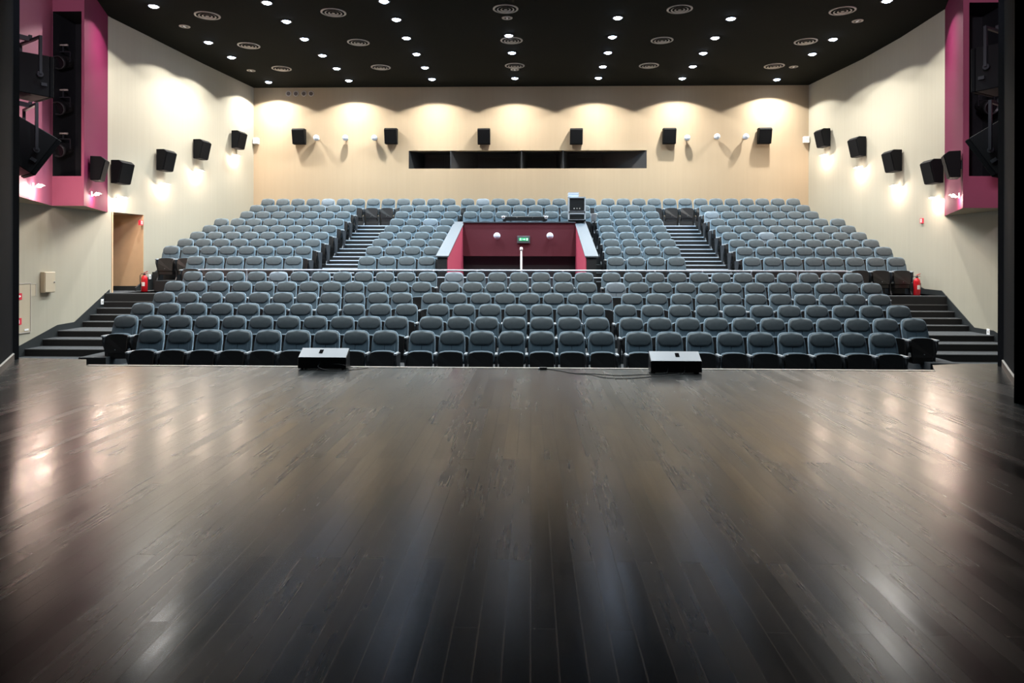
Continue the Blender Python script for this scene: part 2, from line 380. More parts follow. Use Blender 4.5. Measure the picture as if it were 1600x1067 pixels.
# ---- seating terraces.  (row, distance, seat-back top height)
ROWS = {'L1':(12.65,-1.337),'L2':(13.62,-1.155),'L3':(14.56,-.966),'L4':(15.54,-.777),'L5':(16.48,-.562),'L6':(17.39,-.343),
        'U1':(18.81,.085),'U2':(19.53,.352),'U3':(20.27,.585),'U4':(21.0,.822),'U5':(21.73,1.058),'U6':(22.46,1.317),'U7':(23.2,1.606),'U8':(23.93,1.876),'U9':(24.66,2.165)}
HC = 1.0
FZ = {k: Z(v[1]-HC) for k, v in ROWS.items()}
AISLE = Z(-.94); FZ['U1'] = AISLE
YF = {k: v[0]-.50 for k, v in ROWS.items()}
VX0, VX1, VY0, VY1 = -2.50, 1.72, 18.3, 22.60      # vomitory outer
AL = (-6.22, -4.72); AR = (4.28, 5.80)
bm = bm_new()
box(bm, (-12, 9.3, LOW-.1), (12, 12.2, FZ['L1']), 0)
SIDE_L, SIDE_R = -8.72, 7.85
LK = ['L1','L2','L3','L4','L5','L6']
for i, k in enumerate(LK):
    y0 = YF[k] if i else 12.1; y1 = YF[LK[i+1]] if i < 5 else 17.78
    box(bm, (SIDE_L+ (.9 if k == 'L1' else 0), y0, LOW), (SIDE_R-(.9 if k == 'L1' else 0), y1, FZ[k]), 0)
box(bm, (-11.6, 17.78, LOW), (11.0, 18.35, AISLE), 0)                            # cross aisle
box(bm, (-11.6, 18.0, LOW), (SIDE_L, 19.0, AISLE), 0); box(bm, (-11.6, 19.0, LOW), (-10.66, 19.85, AISLE), 0); box(bm, (SIDE_R, 18.0, LOW), (11.0, 19.0, AISLE), 0)
box(bm, (xi-1.6, DY0, LOW), (-11.0, DY1, AISLE+.001), 0)                             # recess floor
UK = ['U1','U2','U3','U4','U5','U6','U7','U8','U9']
for i, k in enumerate(UK):
    y0 = 18.3 if i == 0 else YF[k]; y1 = YF[UK[i+1]] if i < 8 else BACK
    xl = -10.66 if i == 1 else -11.6
    xs = [(xl, VX0), (VX1, 11.0)] if i < 6 else [(-11.6, 11.0)]
    if i == 5: y1 = YF['U7']
    for a, b in xs: box(bm, (a, y0, LOW), (b, y1, FZ[k]), 0)
box(bm, (VX0, VY1-.02, Z(.08)), (VX1, YF['U7'], FZ['U6']), 0)
struct('floor_terrace', bm, 'carpet')
# aisle steps with bright nosings
bm = bm_new()
for A in (AL, AR):
    for i in range(1, 9):
        k, kp = UK[i], UK[i-1]; zm = (FZ[k]+FZ[kp])/2; ym = YF[k]-.36
        box(bm, (A[0], ym, FZ[kp]-.02), (A[1], YF[k]+.01, zm), 0)
        for yy, zz in ((ym, zm), (YF[k], FZ[k])):
            if i == 8 and yy == YF[k]: pass
            box(bm, (A[0]+.02, yy-.014, zz-.026), (A[1]-.02, yy+.045, zz+.005), 1)
struct('floor_aisle_steps', bm, ['riser', 'nosing'])
# black riser faces of terraces (in front of each slab edge, open parts only)
bm = bm_new()
for k in LK[1:]: box(bm, (SIDE_L, YF[k]-.008, LOW), (SIDE_R, YF[k]+.0, FZ[k]-.03))
for k in UK[1:]:
    for a, b in ([(-10.66 if k == 'U2' else -11.2, VX0), (VX1, 10.6)] if k < 'U7' else [(-11.2, 10.6)]): box(bm, (a, YF[k]-.008, FZ[k]-.5), (b, YF[k], FZ[k]-.004))
box(bm, (-11.3, 17.772, LOW), (10.65, 17.78, AISLE-.03))
box(bm, (-10.52, BACK-.03, FZ['U9']-.05), (10.25, BACK-.001, FZ['U9']+.42))
struct('trim_2', bm, 'riser')
# side stairs next to the stage
SY = [14.95, 15.5, 16.0, 16.9, 17.18, 17.46, 17.74, 18.0]
SZ = [-2.04, -1.885, -1.745, -1.61, -1.46, -1.31, -1.155, -.94]
BASE = Z(-2.2)
def stairs(name, x0, x1):
    bm = bm_new(); box(bm, (x0, 9.9, LOW), (x1, SY[0], BASE), 0)
    for i in range(7):
        box(bm, (x0, SY[i], LOW), (x1, SY[i+1]+.01, Z(SZ[i])), 0)
    for i in range(8):
        box(bm, (x0, SY[i]-.006, Z(SZ[i-1]) if i else BASE), (x1, SY[i]-.0005, Z(SZ[i])-.02), 1)
        box(bm, (x0, SY[i]-.012, Z(SZ[i])-.018), (x1, SY[i]+.02, Z(SZ[i])+.002), 2)
    struct(name, bm, ['carpet', 'riser', 'skirt'])
M['stepedge'] = mat('worn_step_edge', (.16, .17, .18), .4, .3)
stairs('floor_side_steps_left', -11.33, SIDE_L); stairs('floor_side_steps_right', SIDE_R, 10.66)
for o_ in bpy.data.objects:
    if o_.name.startswith('floor_side_steps'): o_.data.materials[2] = M['stepedge']
# small corner landings beside row two
bm = bm_new()
a = atZ(122.8, 558.4, Z(-1.95)); b = atZ(1499, 567.8, Z(-1.95))
box(bm, (a.x, a.y, LOW), (-8.30, 14.94, Z(-1.95)), 0); box(bm, (a.x-.003, a.y-.008, LOW), (-8.30, a.y, Z(-1.97)), 1)
box(bm, (7.5, b.y, LOW), (b.x, 14.94, Z(-1.95)), 0); box(bm, (7.5, b.y-.008, LOW), (b.x+.003, b.y, Z(-1.97)), 1)
struct('floor_corner_landing', bm, ['carpet', 'riser'])
# skirting that climbs with the side stairs
def skirting(name, W, pxs, side):
    bm = bm_new(); pts = []
    for px, py in pxs:
        best = None
        for a, b in zip(W, W[1:]):
            p = on_line(px, py, a, b)
            if a[1]-.02 <= p.y <= b[1]+.02: best = p
        if best is None: best = on_line(px, py, W[0], W[1])
        pts.append(best)
    for a, b in zip(pts, pts[1:]):
        d = -.02*side
        hexa(bm, [(a.x+d,a.y,LOW),(b.x+d,b.y,LOW),(b.x-d,b.y,LOW),(a.x-d,a.y,LOW),(a.x+d,a.y,a.z),(b.x+d,b.y,b.z),(b.x-d,b.y,b.z),(a.x-d,a.y,a.z)])
    struct(name, bm, 'skirt')
skirting('baseboard_steps_left', LW, [(-60, 590), (22.7, 544), (89, 507.6), (115.5, 503), (170.5, 452)], -1)
skirting('baseboard_upper_left', LW, [(211.5, 449.5), (247, 420), (268, 400)], -1)
skirting('baseboard_steps_right', RW, [(1600, 551), (1570, 527.3), (1553, 516.5), (1522.6, 511.5), (1472, 454), (1445, 451.2), (1436, 446.7), (1405, 412)], 1)
bm = bm_new(); box(bm, (xi-1.6, DY1-.03, AISLE), (wx(LW, DY1), DY1-.013, AISLE+.13)); struct('baseboard_recess', bm, 'skirt')

# ---- vomitory (central entrance) : lining, parapet, floor, tunnel
IX0, IX1 = -2.24, 1.46
bm = bm_new()
zf = Z(-2.3)
def slope(y): return Z(.04) + (Z(1.20)-Z(.04))*(y-VY0)/(VY1-VY0)
# side linings (rose), outer faces dark
hexa(bm, [(IX0-.02,VY0+.01,zf),(IX0,VY0+.01,zf),(IX0,VY1,zf),(IX0-.02,VY1,zf),(IX0-.02,VY0+.01,slope(VY0)),(IX0,VY0+.01,slope(VY0)),(IX0,VY1,slope(VY1)),(IX0-.02,VY1,slope(VY1))], 0)
hexa(bm, [(IX1,VY0+.01,zf),(IX1+.02,VY0+.01,zf),(IX1+.02,VY1,zf),(IX1,VY1,zf),(IX1,VY0+.01,slope(VY0)),(IX1+.02,VY0+.01,slope(VY0)),(IX1+.02,VY1,slope(VY1)),(IX1,VY1,slope(VY1))], 0)
struct('wall_entrance_sides', bm, 'rose')
bm = bm_new(); box(bm, (IX0, VY1-.22, Z(.08)), (IX1, VY1, slope(VY1))); struct('wall_entrance_back', bm, 'wine')
bm = bm_new()
for a, b in ((VX0-.02, IX0-.02), (IX1+.02, VX1+.02)):
    hexa(bm, [(a,VY0,zf),(b,VY0,zf),(b,VY1,zf),(a,VY1,zf),(a,VY0,slope(VY0)-.02),(b,VY0,slope(VY0)-.02),(b,VY1,slope(VY1)-.02),(a,VY1,slope(VY1)-.02)])
box(bm, (VX0-.02, VY1, zf), (IX0-.02, VY1+2.2, Z(.08))); box(bm, (IX1+.02, VY1, zf), (VX1, VY1+2.2, Z(.08)))
box(bm, (VX0, VY1-.02, Z(.08)), (VX1, VY1+2.2, Z(.14))); box(bm, (VX0, VY1+1.7, zf), (VX1, VY1+1.8, Z(.08)))
box(bm, (IX0-.02, VY0-.5, LOW), (IX1+.02, VY1+2.2, zf))
for i in range(9): box(bm, (IX0, VY0+.05+.28*i, LOW), (IX1, VY0+.05+.28*(i+1), AISLE-.15*(i+1)))
struct('wall_entrance_tunnel', bm, 'recess')
def cap_prism(bm, x0, x1, y0, y1, z0, z1, t=.035):
    hexa(bm, [(x0,y0,z0-t),(x1,y0,z0-t),(x1,y1,z1-t),(x0,y1,z1-t),(x0,y0,z0),(x1,y0,z0),(x1,y1,z1),(x0,y1,z1)])
bm = bm_new()
xl0, xl1 = atY(691, 402, VY0).x, atY(707, 402, VY0).x; xr0, xr1 = atY(925, 401, VY0).x, atY(939, 401, VY0).x
cap_prism(bm, VX0-.06, IX0+.02, VY0-.03, VY1+.1, slope(VY0)+.03, slope(VY1)+.03)
cap_prism(bm, IX1-.02, VX1+.08, VY0-.03, VY1+.1, slope(VY0)+.03, slope(VY1)+.03)
cap_prism(bm, IX0+.02, IX1-.02, VY1-.26, VY1+.1, slope(VY1)+.03-.02, slope(VY1)+.03)
struct('trim_3', bm, 'cap')

# ================================================================== THEATRE SEATS
def lean(z): return -.15*(1-(z-.42)/.58) if z < 1.2 else 0
def smooth_outline(pts):
    return pts + [(-x, z) for x, z in reversed(pts) if abs(x) > 1e-6]
def pad(outline, y_front, y_back, bev, seg=3):
    bm = bm_new(); prism(bm, outline, lambda p, t: (p[0], (y_front if t == 0 else y_back) + lean(p[1]), p[1]))
    es = [e for e in bm.edges if all(abs(v.co.y - (y_front + lean(v.co.z))) < 1e-5 for v in e.verts)]
    bevel(bm, bev, seg, es)
    for f in bm.faces: f.smooth = True
    return bm
def make_seat(label):
    t = thing('theatre_seat', label, 'theatre seat')
    ol = smooth_outline([(.247,.42),(.246,.60),(.243,.78),(.236,.88),(.220,.94),(.188,.977),(.13,.993),(0,1.0)])
    b = obj('backrest', pad(ol, -.075, -.02, .022), 'fabric', t)
    hd = smooth_outline([(.13,.752),(.165,.765),(.221,.825),(.226,.885),(.213,.930),(.184,.962),(.13,.979),(0,.985)])
    obj('headrest', pad(hd, -.108, -.07, .030), 'fabric_pad', t)
    bm = bm_new()
    for s in (-1, 1):
        q = [(s*.003,.46),(s*.185,.46),(s*.190,.60),(s*.192,.775),(s*.165,.755),(s*.115,.742),(s*.003,.742)]
        if s < 0: q = q[::-1]
        prism(bm, q, lambda p, tt: (p[0], (-.090 if tt == 0 else -.07)+lean(p[1]), p[1]))
    es = [e for e in bm.edges if all(abs(v.co.y-(-.090+lean(v.co.z))) < 1e-5 for v in e.verts)]
    bevel(bm, .008, 2, es); obj('back_cushion', bm, 'fabric', t)
    shell = smooth_outline([(.250,.40),(.247,.60),(.240,.78),(.231,.88),(.215,.935),(.184,.970),(.127,.986),(0,.992)])
    bm = pad(shell, -.02, .012, .001, 1); obj('back_shell', bm, 'plastic', t)
    # tipped-up seat : upholstered cushion behind, plastic pan facing out
    bm = bm_new()
    q = smooth_outline([(.215,.36),(.222,.50),(.222,.60),(.200,.635),(.12,.652),(0,.657)])
    prism(bm, q, lambda p, tt: (p[0], (-.375 if tt == 0 else -.265) + (p[1]-.36)*.10, p[1])); bevel(bm, .018, 2, [e for e in bm.edges if abs(e.verts[0].co.z-e.verts[1].co.z) < .05 and e.verts[0].co.z > .5])
    for f in bm.faces: f.smooth = True
    st = obj('seat_cushion', bm, 'fabric', t)
    bm = bm_new()
    q = smooth_outline([(.205,.27),(.215,.36),(.226,.50),(.226,.59),(.202,.626),(.12,.643),(0,.648)])
    prism(bm, q, lambda p, tt: (p[0], (-.405 - .035*math.exp(-((p[1]-.42)/.10)**2) if tt == 0 else -.370) + (p[1]-.36)*.10, p[1]))
    bevel(bm, .010, 2, [e for e in bm.edges if all(v.co.y < -.37 + (v.co.z-.36)*.10 - .01 for v in e.verts)])
    obj('seat_pan', bm, 'plastic', t)
    bm = bm_new(); box(bm, (-.20,-.40,.16), (.20,-.22,.285)); bevel(bm, .02, 2); obj('hinge_cover', bm, 'plastic', t)
    bm = bm_new(); lathe(bm, [(.009,-.452),(.009,-.446)], 10, (0,0,.345), 'Y'); obj('pan_button', bm, 'arm', t)
    return t
def make_frame():
    bm = bm_new()
    ol = [(-.40,.0),(-.08,.0),(-.10,.10),(-.06,.40),(-.03,.585),(-.43,.585),(-.44,.50),(-.34,.30),(-.33,.10)]
    prism(bm, ol, lambda p, tt: (-.018 + .036*tt, p[0], p[1])); bevel(bm, .004, 1)
    f = obj('side_frame', bm, 'frame')
    bm = bm_new(); box(bm, (-.027, -.46, .585), (.027, -.20, .625)); bevel(bm, .012, 2)
    a = obj('armrest', bm, 'arm', f)
    return f
proto = make_seat('grey theatre seat')
proto_frame = make_frame()
pale_meshes = {}
for ch in proto.children:
    if ch.name.split('.')[0] in ('backrest', 'headrest', 'back_cushion'):
        me = ch.data.copy(); me.materials[0] = M['fabric_pale']; pale_meshes[ch.data.name] = me
# measured seat centres: (row, block) -> first px, last px, count, y of back tops at first, at last
SEATS = [
 ('L1','left',239.2,603.2,9,515.6,515.8),('L1','centre',660.6,939.2,7,515.8,517.0),('L1','right',997.2,1376.5,9,518,522.2),
 ('L2','left',199.3,620.2,11,494.4,493.8),('L2','centre',674.4,932.8,7,493.9,495.5),('L2','right',986,1425.4,11,496.2,502.4),
 ('L3','left',225.4,635.8,11,475,474),('L3','centre',685.1,926.9,7,474,475),('L3','right',976.4,1402,11,475,482),
 ('L4','left',258.4,628.7,11,457.2,457),('L4','centre',675.9,940.2,8,456.6,457.6),('L4','right',987,1372.2,11,458,463),
 ('L5','left',274.7,659.1,12,440.4,440.4),('L5','centre',703.1,916.9,7,440.4,441.2),('L5','right',961.5,1359.9,12,442,446),
 ('L6','left',303,668.7,12,424.6,424.3),('L6','centre',710.1,912.6,7,424.4,425),('L6','right',954.5,1331.2,12,426,430),
 ('U1','left',307.4,460,6,0,0),('U1','centre left',574.4,667.2,4,0,0),('U1','centre right',961.7,1056.3,4,0,0),('U1','right',1173.8,1398.4,8,0,0),
 ('U2','left',269.4,475.4,8,0,0),('U2','centre left',585.4,674.8,4,0,0),('U2','centre right',957.7,1049,4,0,0),('U2','right',1162.6,1378.8,8,0,0),
 ('U3','left',291.4,489.6,8,0,0),('U3','centre left',595,681.7,4,0,0),('U3','centre right',954.8,1042.5,4,0,0),('U3','right',1150.9,1359,8,0,0),
 ('U4','left',310.4,502.4,8,0,0),('U4','centre left',604.2,687.4,4,0,0),('U4','centre right',950.7,1035.2,4,0,0),('U4','right',1139.6,1340.3,8,0,0),
 ('U5','left',329.4,515,8,0,0),('U5','centre left',612.9,693.6,4,0,0),('U5','centre right',947.9,1029.2,4,0,0),('U5','right',1130,1323.7,8,0,0),
 ('U6','left',347,527,8,0,0),('U6','centre left',621.2,698.9,4,0,0),('U6','centre right',944.7,1023.5,4,0,0),('U6','right',1120.5,1307.9,8,0,0),
 ('U7','left',387.4,537.4,7,0,0),('U7','centre left',628.7,704.1,4,0,0),('U7','centre',735,912,8,0,0),('U7','centre right',942.6,1018.6,4,0,0),('U7','right',1111.5,1266.8,7,0,0),
 ('U8','left',402,547,7,0,0),('U8','centre left',635.9,709.2,4,0,0),('U8','centre',739,911,8,0,0),('U8','centre right',939.5,1013.3,4,0,0),('U8','right',1103.6,1253.7,7,0,0),
 ('U9','left',419.4,701.6,13,0,0),('U9','centre',731,921,9,0,0),('U9','right',949.6,1238.6,13,0,0)]
PALE = {('L6','left',4),('L6','centre',0),('L5','right',0),('U6','centre left',2),('U9','left',4),('U9','centre',1),('U4','right',2),('U7','right',0)}
ROWNAME = {'L1':'front row','U1':'first row behind the railing'}
for i in range(2, 7): ROWNAME['L%d' % i] = ORD[i] + ' row from the stage'
for i in range(2, 10): ROWNAME['U%d' % i] = ORD[i] + ' row behind the railing'
INDIV = {'L1','L2','L3','L4','L5','L6','U1','U2','U3','U4','U5'}
far_bm = bm_new()
far_mats = ['fabric', 'fabric_pad', 'plastic', 'arm', 'frame', 'fabric_pale']
parts_src = [(ch, ch.name.split('.')[0]) for ch in proto.children]
def add_far(src, mi, mtx):
    n0 = len(far_bm.verts); f0 = len(far_bm.faces); tmp = src.data.copy(); tmp.transform(mtx); far_bm.from_mesh(tmp)
    far_bm.faces.ensure_lookup_table()
    for f in far_bm.faces[f0:]: f.material_index = mi
    bpy.data.meshes.remove(tmp)
def blockname(b): return {'left':'left block','right':'right block','centre':'centre block','centre left':'block left of the entrance','centre right':'block right of the entrance'}[b]
first = True
for row, blk, xa, xb, n, ya, yb in SEATS:
    Y = ROWS[row][0]
    for i in range(n):
        px = xa + (xb-xa)*i/(n-1); X = atY(px, 404 - ROWS[row][1]/Y*F, Y).x
        sp = (atY(xb, 404, Y).x - atY(xa, 404, Y).x)/(n-1)
        pale = (row, blk, i) in PALE
        zf_ = FZ[row]; loc = (X, Y + .03, zf_)
        if row in INDIV:
            left = i < n/2
            if blk in ('left', 'right', 'centre'):
                k = i+1
                if blk == 'left': pos = ORD[i+1] + ' from the left'
                elif blk == 'right': pos = ORD[n-i] + ' from the right'
                else: pos = ORD[i+1] + ' from the left'
            else: pos = ORD[i+1] + ' from the left'
            adj = 'pale' if pale else 'grey-blue'
            lab = f'{adj} seat, {pos}, {blockname(blk)}, {ROWNAME[row]}'
            r = copy_tree(proto, None, pale_meshes if pale else None); r.location = loc; r['label'] = lab
            r['group'] = 'folding seats of the ' + ROWNAME[row]
            f = copy_tree(proto_frame, r); f.location = (-sp/2+ (.02 if i == 0 else 0), 0, 0)
            if i == n-1:
                f = copy_tree(proto_frame, r); f.location = (sp/2-.02, 0, 0)
        else:
            mt = Matrix.Translation(loc)
            for ch, nm in parts_src:
                mi = {'backrest':0,'headrest':1,'back_cushion':0,'back_shell':2,'seat_cushion':0,'seat_pan':2,'hinge_cover':2,'pan_button':3}[nm]
                if pale and mi < 2: mi = 5
                add_far(ch, mi, mt)
            for off in ([-sp/2] + ([sp/2] if i == n-1 else [])):
                mf = mt @ Matrix.Translation((off, 0, 0)); add_far(proto_frame, 4, mf); add_far(proto_frame.children[0], 3, mf)
me = bpy.data.meshes.new('theatre_seats_upper_rows'); far_bm.to_mesh(me); far_bm.free()
for k in far_mats: me.materials.append(M[k])
o = bpy.data.objects.new('upper_row_seats', me); COL.objects.link(o); o['kind'] = 'stuff'
tag(o, 'grey-blue folding seats of the four highest rows below the back wall', 'theatre seats')
for o in list(proto.children) + [proto] + list(proto_frame.children) + [proto_frame]: bpy.data.objects.remove(o)

# ================================================================== CROSS-AISLE RAILING
t = thing('railing', 'thin steel railing with short posts running along the cross aisle', 'railing', (0, 17.86, AISLE))
RY = 17.86
ra, rb = atY(312, 420.6, RY), atY(1324.4, 424.7, RY); zr = (ra.z+rb.z)/2 - AISLE
bm = bm_new(); tube(bm, [(ra.x, 0, zr), (rb.x, 0, zr)], .022, 10); obj('handrail', bm, 'railsteel', t)
bm = bm_new(); tube(bm, [(ra.x, 0, zr-.19), (rb.x, 0, zr-.19)], .014, 8); obj('mid_rail', bm, 'railsteel', t)
for px in (312, 385.4, 458, 531, 602.6, 677.6, 745.6, 813.6, 879.7, 948.1, 1023.5, 1097.5, 1174, 1246.4, 1323):
    x = atY(px, 422, RY).x; bm = bm_new(); lathe(bm, [(.045,0),(.045,.01),(.02,.012),(.02,zr-.03),(.028,zr-.015),(.028,zr+.0)], 12, (x,0,0)); obj('post', bm, 'railsteel', t)

# handrail pole standing in the entrance
p = atY(814.5, 386, 18.6)
t = thing('stair_handrail', 'white pole with pale knob standing in the middle of the entrance', 'handrail', (p.x, 18.6, AISLE-.3))
h = p.z-(AISLE-.3)
bm = bm_new(); lathe(bm, [(.024,0),(.024,h-.1)], 12); obj('pole', bm, 'white', t)
bm = bm_new(); lathe(bm, [(.02,h-.1),(.042,h-.09),(.045,h-.04),(.03,h-.005),(.005,h)], 12); obj('knob', bm, 'white', t)
bm = bm_new(); tube(bm, [(0,.03,h-.16),(0,1.9,h-1.1)], .02, 8); obj('sloping_rail', bm, 'chrome', t)

# ================================================================== CEILING FIXTURES
def spot(loc, power, size=133, blend=.10, col=COL_DOWN, radius=.07, beam=None):
    l = bpy.data.lights.new('downlight_beam', 'SPOT'); l.energy = power; l.color = col; l.spot_size = math.radians(size); l.spot_blend = blend; l.shadow_soft_size = radius
    l.use_nodes = True; nt = l.node_tree; em = nt.nodes['Emission']          # beam strongest straight down, weaker towards its rim
    g = nt.nodes.new('ShaderNodeNewGeometry'); sp = nt.nodes.new('ShaderNodeSeparateXYZ'); ab = nt.nodes.new('ShaderNodeMath'); ab.operation = 'ABSOLUTE'
    pw = nt.nodes.new('ShaderNodeMath'); pw.operation = 'POWER'; pw.inputs[1].default_value = BEAM if beam is None else beam
    nt.links.new(g.outputs['Incoming'], sp.inputs[0]); nt.links.new(sp.outputs[2], ab.inputs[0]); nt.links.new(ab.outputs[0], pw.inputs[0]); nt.links.new(pw.outputs[0], em.inputs['Strength'])
    o = bpy.data.objects.new('downlight_beam', l); COL.objects.link(o); o.location = loc; return o
DL = [(240,9),(417,3.5),(447.5,32.8),(600,1.3),(619.3,29.8),(965.2,27.2),(1142,28.5),(1386,.5),(325.6,65.6),(475.6,60.3),(635,58.9),(795,54.9),(956.8,57.2),(1117.2,58.6),(1301.6,60.8),
      (361.7,88.9),(503.8,86),(650.8,84),(800,82),(950,81.7),(1098.8,82.5),(1269.3,84),(525.9,106.5),(663.9,105),(942,103.6),(1082.4,103.3),(419.6,127.8),(545,125.4),(675,123.2),(804.4,121.8),(934.9,121.3),(1066,122),(1213.6,123.7)]
COLS = [-9.65, -6.65, -3.63, -.6, 2.35, 5.36, 8.80]; CN = ['far-left', 'second', 'third', 'middle', 'fifth', 'sixth', 'far-right']
RWS = [17.1, 18.4, 19.95, 21.5, 22.95, 24.5]
RN = ['nearest the stage', 'in the second line from the stage', 'in the third line from the stage', 'in the fourth line from the stage', 'in the second line from the back wall', 'closest to the back wall']
lamp_proto = None
def make_downlight():
    t = thing('ceiling_light', 'x', 'ceiling light')
    bm = bm_new(); lathe(bm, [(.115,0),(.150,0),(.150,-.018),(.118,-.022),(.115,-.006)], 28); obj('trim_ring', bm, 'lampring', t)
    bm = bm_new(); lathe(bm, [(.112,-.004),(.112,-.018),(.07,-.045),(.02,-.055)], 24); obj('lens', bm, 'lens', t, smooth=True)
    return t
lamp_proto = make_downlight()
for px, py in DL:
    p = atZ(px, py, CEIL)
    ci = min(range(7), key=lambda k: abs(COLS[k]-p.x)); ri = min(range(6), key=lambda k: abs(RWS[k]-p.y))
    o = copy_tree(lamp_proto); o.location = (p.x, p.y, CEIL); o['group'] = 'recessed ceiling lights'
    o['label'] = f'small bright ceiling light {RN[ri]}, {CN[ci]} column' if ci not in (3,) else f'small bright ceiling light {RN[ri]}, middle column'
    k = 1.0
    if abs(p.x) > 8: k = 1.0
    if ri == 5 or ci in (0, 6): spot((p.x, p.y, CEIL-.06), P_WASH, beam=1.5 if ri == 5 else 1.8, col=COL_WASH)
    else: spot((p.x, p.y, CEIL-.06), P_DOWN, 118, .25)
for o in list(lamp_proto.children)+[lamp_proto]: bpy.data.objects.remove(o)

for y in (15.6, 14.1, 12.6, 11.2):                       # the same grid goes on overhead, just above the frame
    for x in COLS[1:-1]:
        if y > 14: spot((x, y, CEIL-.06), P_DOWN*.62, 112, .4, col=COL_WASH, beam=1.2)
        else: spot((x, y, CEIL-.06), P_DOWN*.40, 80, .5)
def make_vent():
    bm = bm_new()
    lathe(bm, [(.28,-.009),(.33,0),(.33,-.012),(.30,-.022),(.28,-.018)], 32, mi=0); lathe(bm, [(.19,-.012),(.225,-.026),(.225,-.032),(.19,-.018)], 32); lathe(bm, [(.10,-.012),(.135,-.026),(.135,-.032),(.10,-.018)], 28); lathe(bm, [(.001,-.012),(.045,-.024),(.045,-.028),(.001,-.018)], 20)
    t = thing('ceiling_vent', 'x', 'air vent'); obj('ring_louvre', bm, 'vent', t)
    bm = bm_new(); lathe(bm, [(.30,-.001),(.30,-.008)], 24); obj('backing', bm, 'ceiling', t)
    return t
VN = [(324,24),(521,19.3),(790,13.6),(1062,14),(1316.5,16.5),(388.8,71),(560,66),(799.3,63),(1034.4,62.7),(1259,64.6),(440,107),(595,105),(804.3,102.5),(1014,102.3),(1209.8,103)]
vp = make_vent(); vc = ['left-hand end', 'second from left', 'middle', 'fourth from left', 'right-hand end']; vr = ['front line of vents', 'middle line of vents', 'rear line of vents']
for i, (px, py) in enumerate(VN):
    p = atZ(px, py, CEIL); o = copy_tree(vp); o.location = (p.x, p.y, CEIL); o['group'] = 'round ceiling vents'
    o['label'] = f'round grey ringed ceiling vent, {vc[i % 5]} of the {vr[i//5]}'
for o in list(vp.children)+[vp]: bpy.data.objects.remove(o)
SM = [(288.5,41,'beside the front left vent'),(392.3,110,'beside the rear left vent'),(792.4,27.6,'below the front middle vent'),(804.4,108.5,'below the rear middle vent'),(1340,32.4,'beside the front right vent'),(1240,104.2,'beside the rear right vent')]
for px, py, wh in SM:
    p = atZ(px, py, CEIL); t = thing('emergency_light', 'small unlit round ceiling fitting '+wh, 'ceiling fitting', (p.x, p.y, CEIL), 0, 'unlit round ceiling fittings')
    bm = bm_new(); lathe(bm, [(.10,0),(.145,0),(.145,-.014),(.10,-.02)], 24); obj('trim_ring', bm, 'vent', t)
    bm = bm_new(); lathe(bm, [(.095,-.001),(.095,-.006)], 20); obj('dark_glass', bm, 'plastic', t)
    bm = bm_new(); box(bm, (-.02,-.06,-.022), (.02,.06,-.007)); obj('tube_lamp', bm, 'white', t)

# ================================================================== SURROUND SPEAKERS, WALL LAMPS, SIGNALS
def make_speaker():
    """local: back at y=0, front towards -y, hangs on the wall; origin at centre of the back"""
    t = thing('wall_speaker', 'x', 'loudspeaker')
    w0, w1 = .25, .25
    pr = [(0,.31),(-.24,.31),(-.33,.24),(-.20,-.31),(0,-.31)]
    bm = bm_new(); prism(bm, pr, lambda p, q: (-w0 + 2*w0*q, p[0]-.05, p[1])); bevel(bm, .008, 1); obj('cabinet', bm, 'spkbox', t)
    bm = bm_new(); d = Vector((-.20+.33, -.55)).normalized(); nrm = Vector((-d.y*-1, 0))
    hexa(bm, [(-.235,-.385,.225),(.235,-.385,.225),(.235,-.265,-.295),(-.235,-.265,-.295),(-.235,-.396,.222),(.235,-.396,.222),(.235,-.276,-.298),(-.235,-.276,-.298)]); obj('grille', bm, 'spk', t)
    bm = bm_new(); box(bm, (-.05,-.06,-.10), (.05,0,.10)); obj('wall_bracket', bm, 'frame', t)
    return t
sp_proto = make_speaker()
def put_speaker(p, rz, label, group=None, sc=1):
    o = copy_tree(sp_proto); o.location = p; o.rotation_euler.z = rz; o['label'] = label; o.scale = (sc,)*3
    if group: o['group'] = group
    return o
bl = ['left-hand end of the back wall', 'second from the left on the back wall', 'above the left part of the dark slot', 'above the right part of the dark slot', 'second from the right on the back wall', 'right-hand end of the back wall']
for (px, py), nm in zip([(469.7,214.5),(612.5,214),(756.7,214.5),(900,214.5),(1044.3,213.8),(1192,213.6)], bl):
    put_speaker(atY(px, py, BACK), 0, 'black box loudspeaker, '+nm, 'speakers on the back wall', .93)
def wall_hit(px, py, W):
    for a, b in zip(W, W[1:]):
        p = on_line(px, py, a, b)
        if a[1]-.02 <= p.y <= b[1]+.02:
            ang = math.atan2(b[1]-a[1], b[0]-a[0]); return p, a, b
    return p, a, b
def put_on_wall(px, py, seg, side, off):
    """centre of an object standing 'off' clear of the wall, seen at px, py; returns wall point and z-rotation so local -y faces the hall"""
    a, b = seg; d = (Vector(b)-Vector(a)).normalized(); n = Vector((d.y, -d.x)) if side < 0 else Vector((-d.y, d.x))   # into the hall
    if n.x*side > 0: n = -n
    a2 = (a[0]+n.x*off, a[1]+n.y*off); b2 = (b[0]+n.x*off, b[1]+n.y*off)
    p = on_line(px, py, a2, b2); p.x -= n.x*off; p.y -= n.y*off
    return p, math.atan2(n.y, n.x)+PI/2
def seg_for(px, py, W):
    p, a, b = wall_hit(px, py, W); return (a, b)
SPL = [(373.5,219,'nearest the back wall'),(315.5,234,'second from the back wall'),(259.5,251,'third from the back wall'),(191,269.5,'just above the door recess')]
SPR = [(1285,216,'nearest the back wall'),(1339.3,230,'second from the back wall'),(1394,252,'third from the back wall'),(1456.5,268.5,'beside the plum box')]
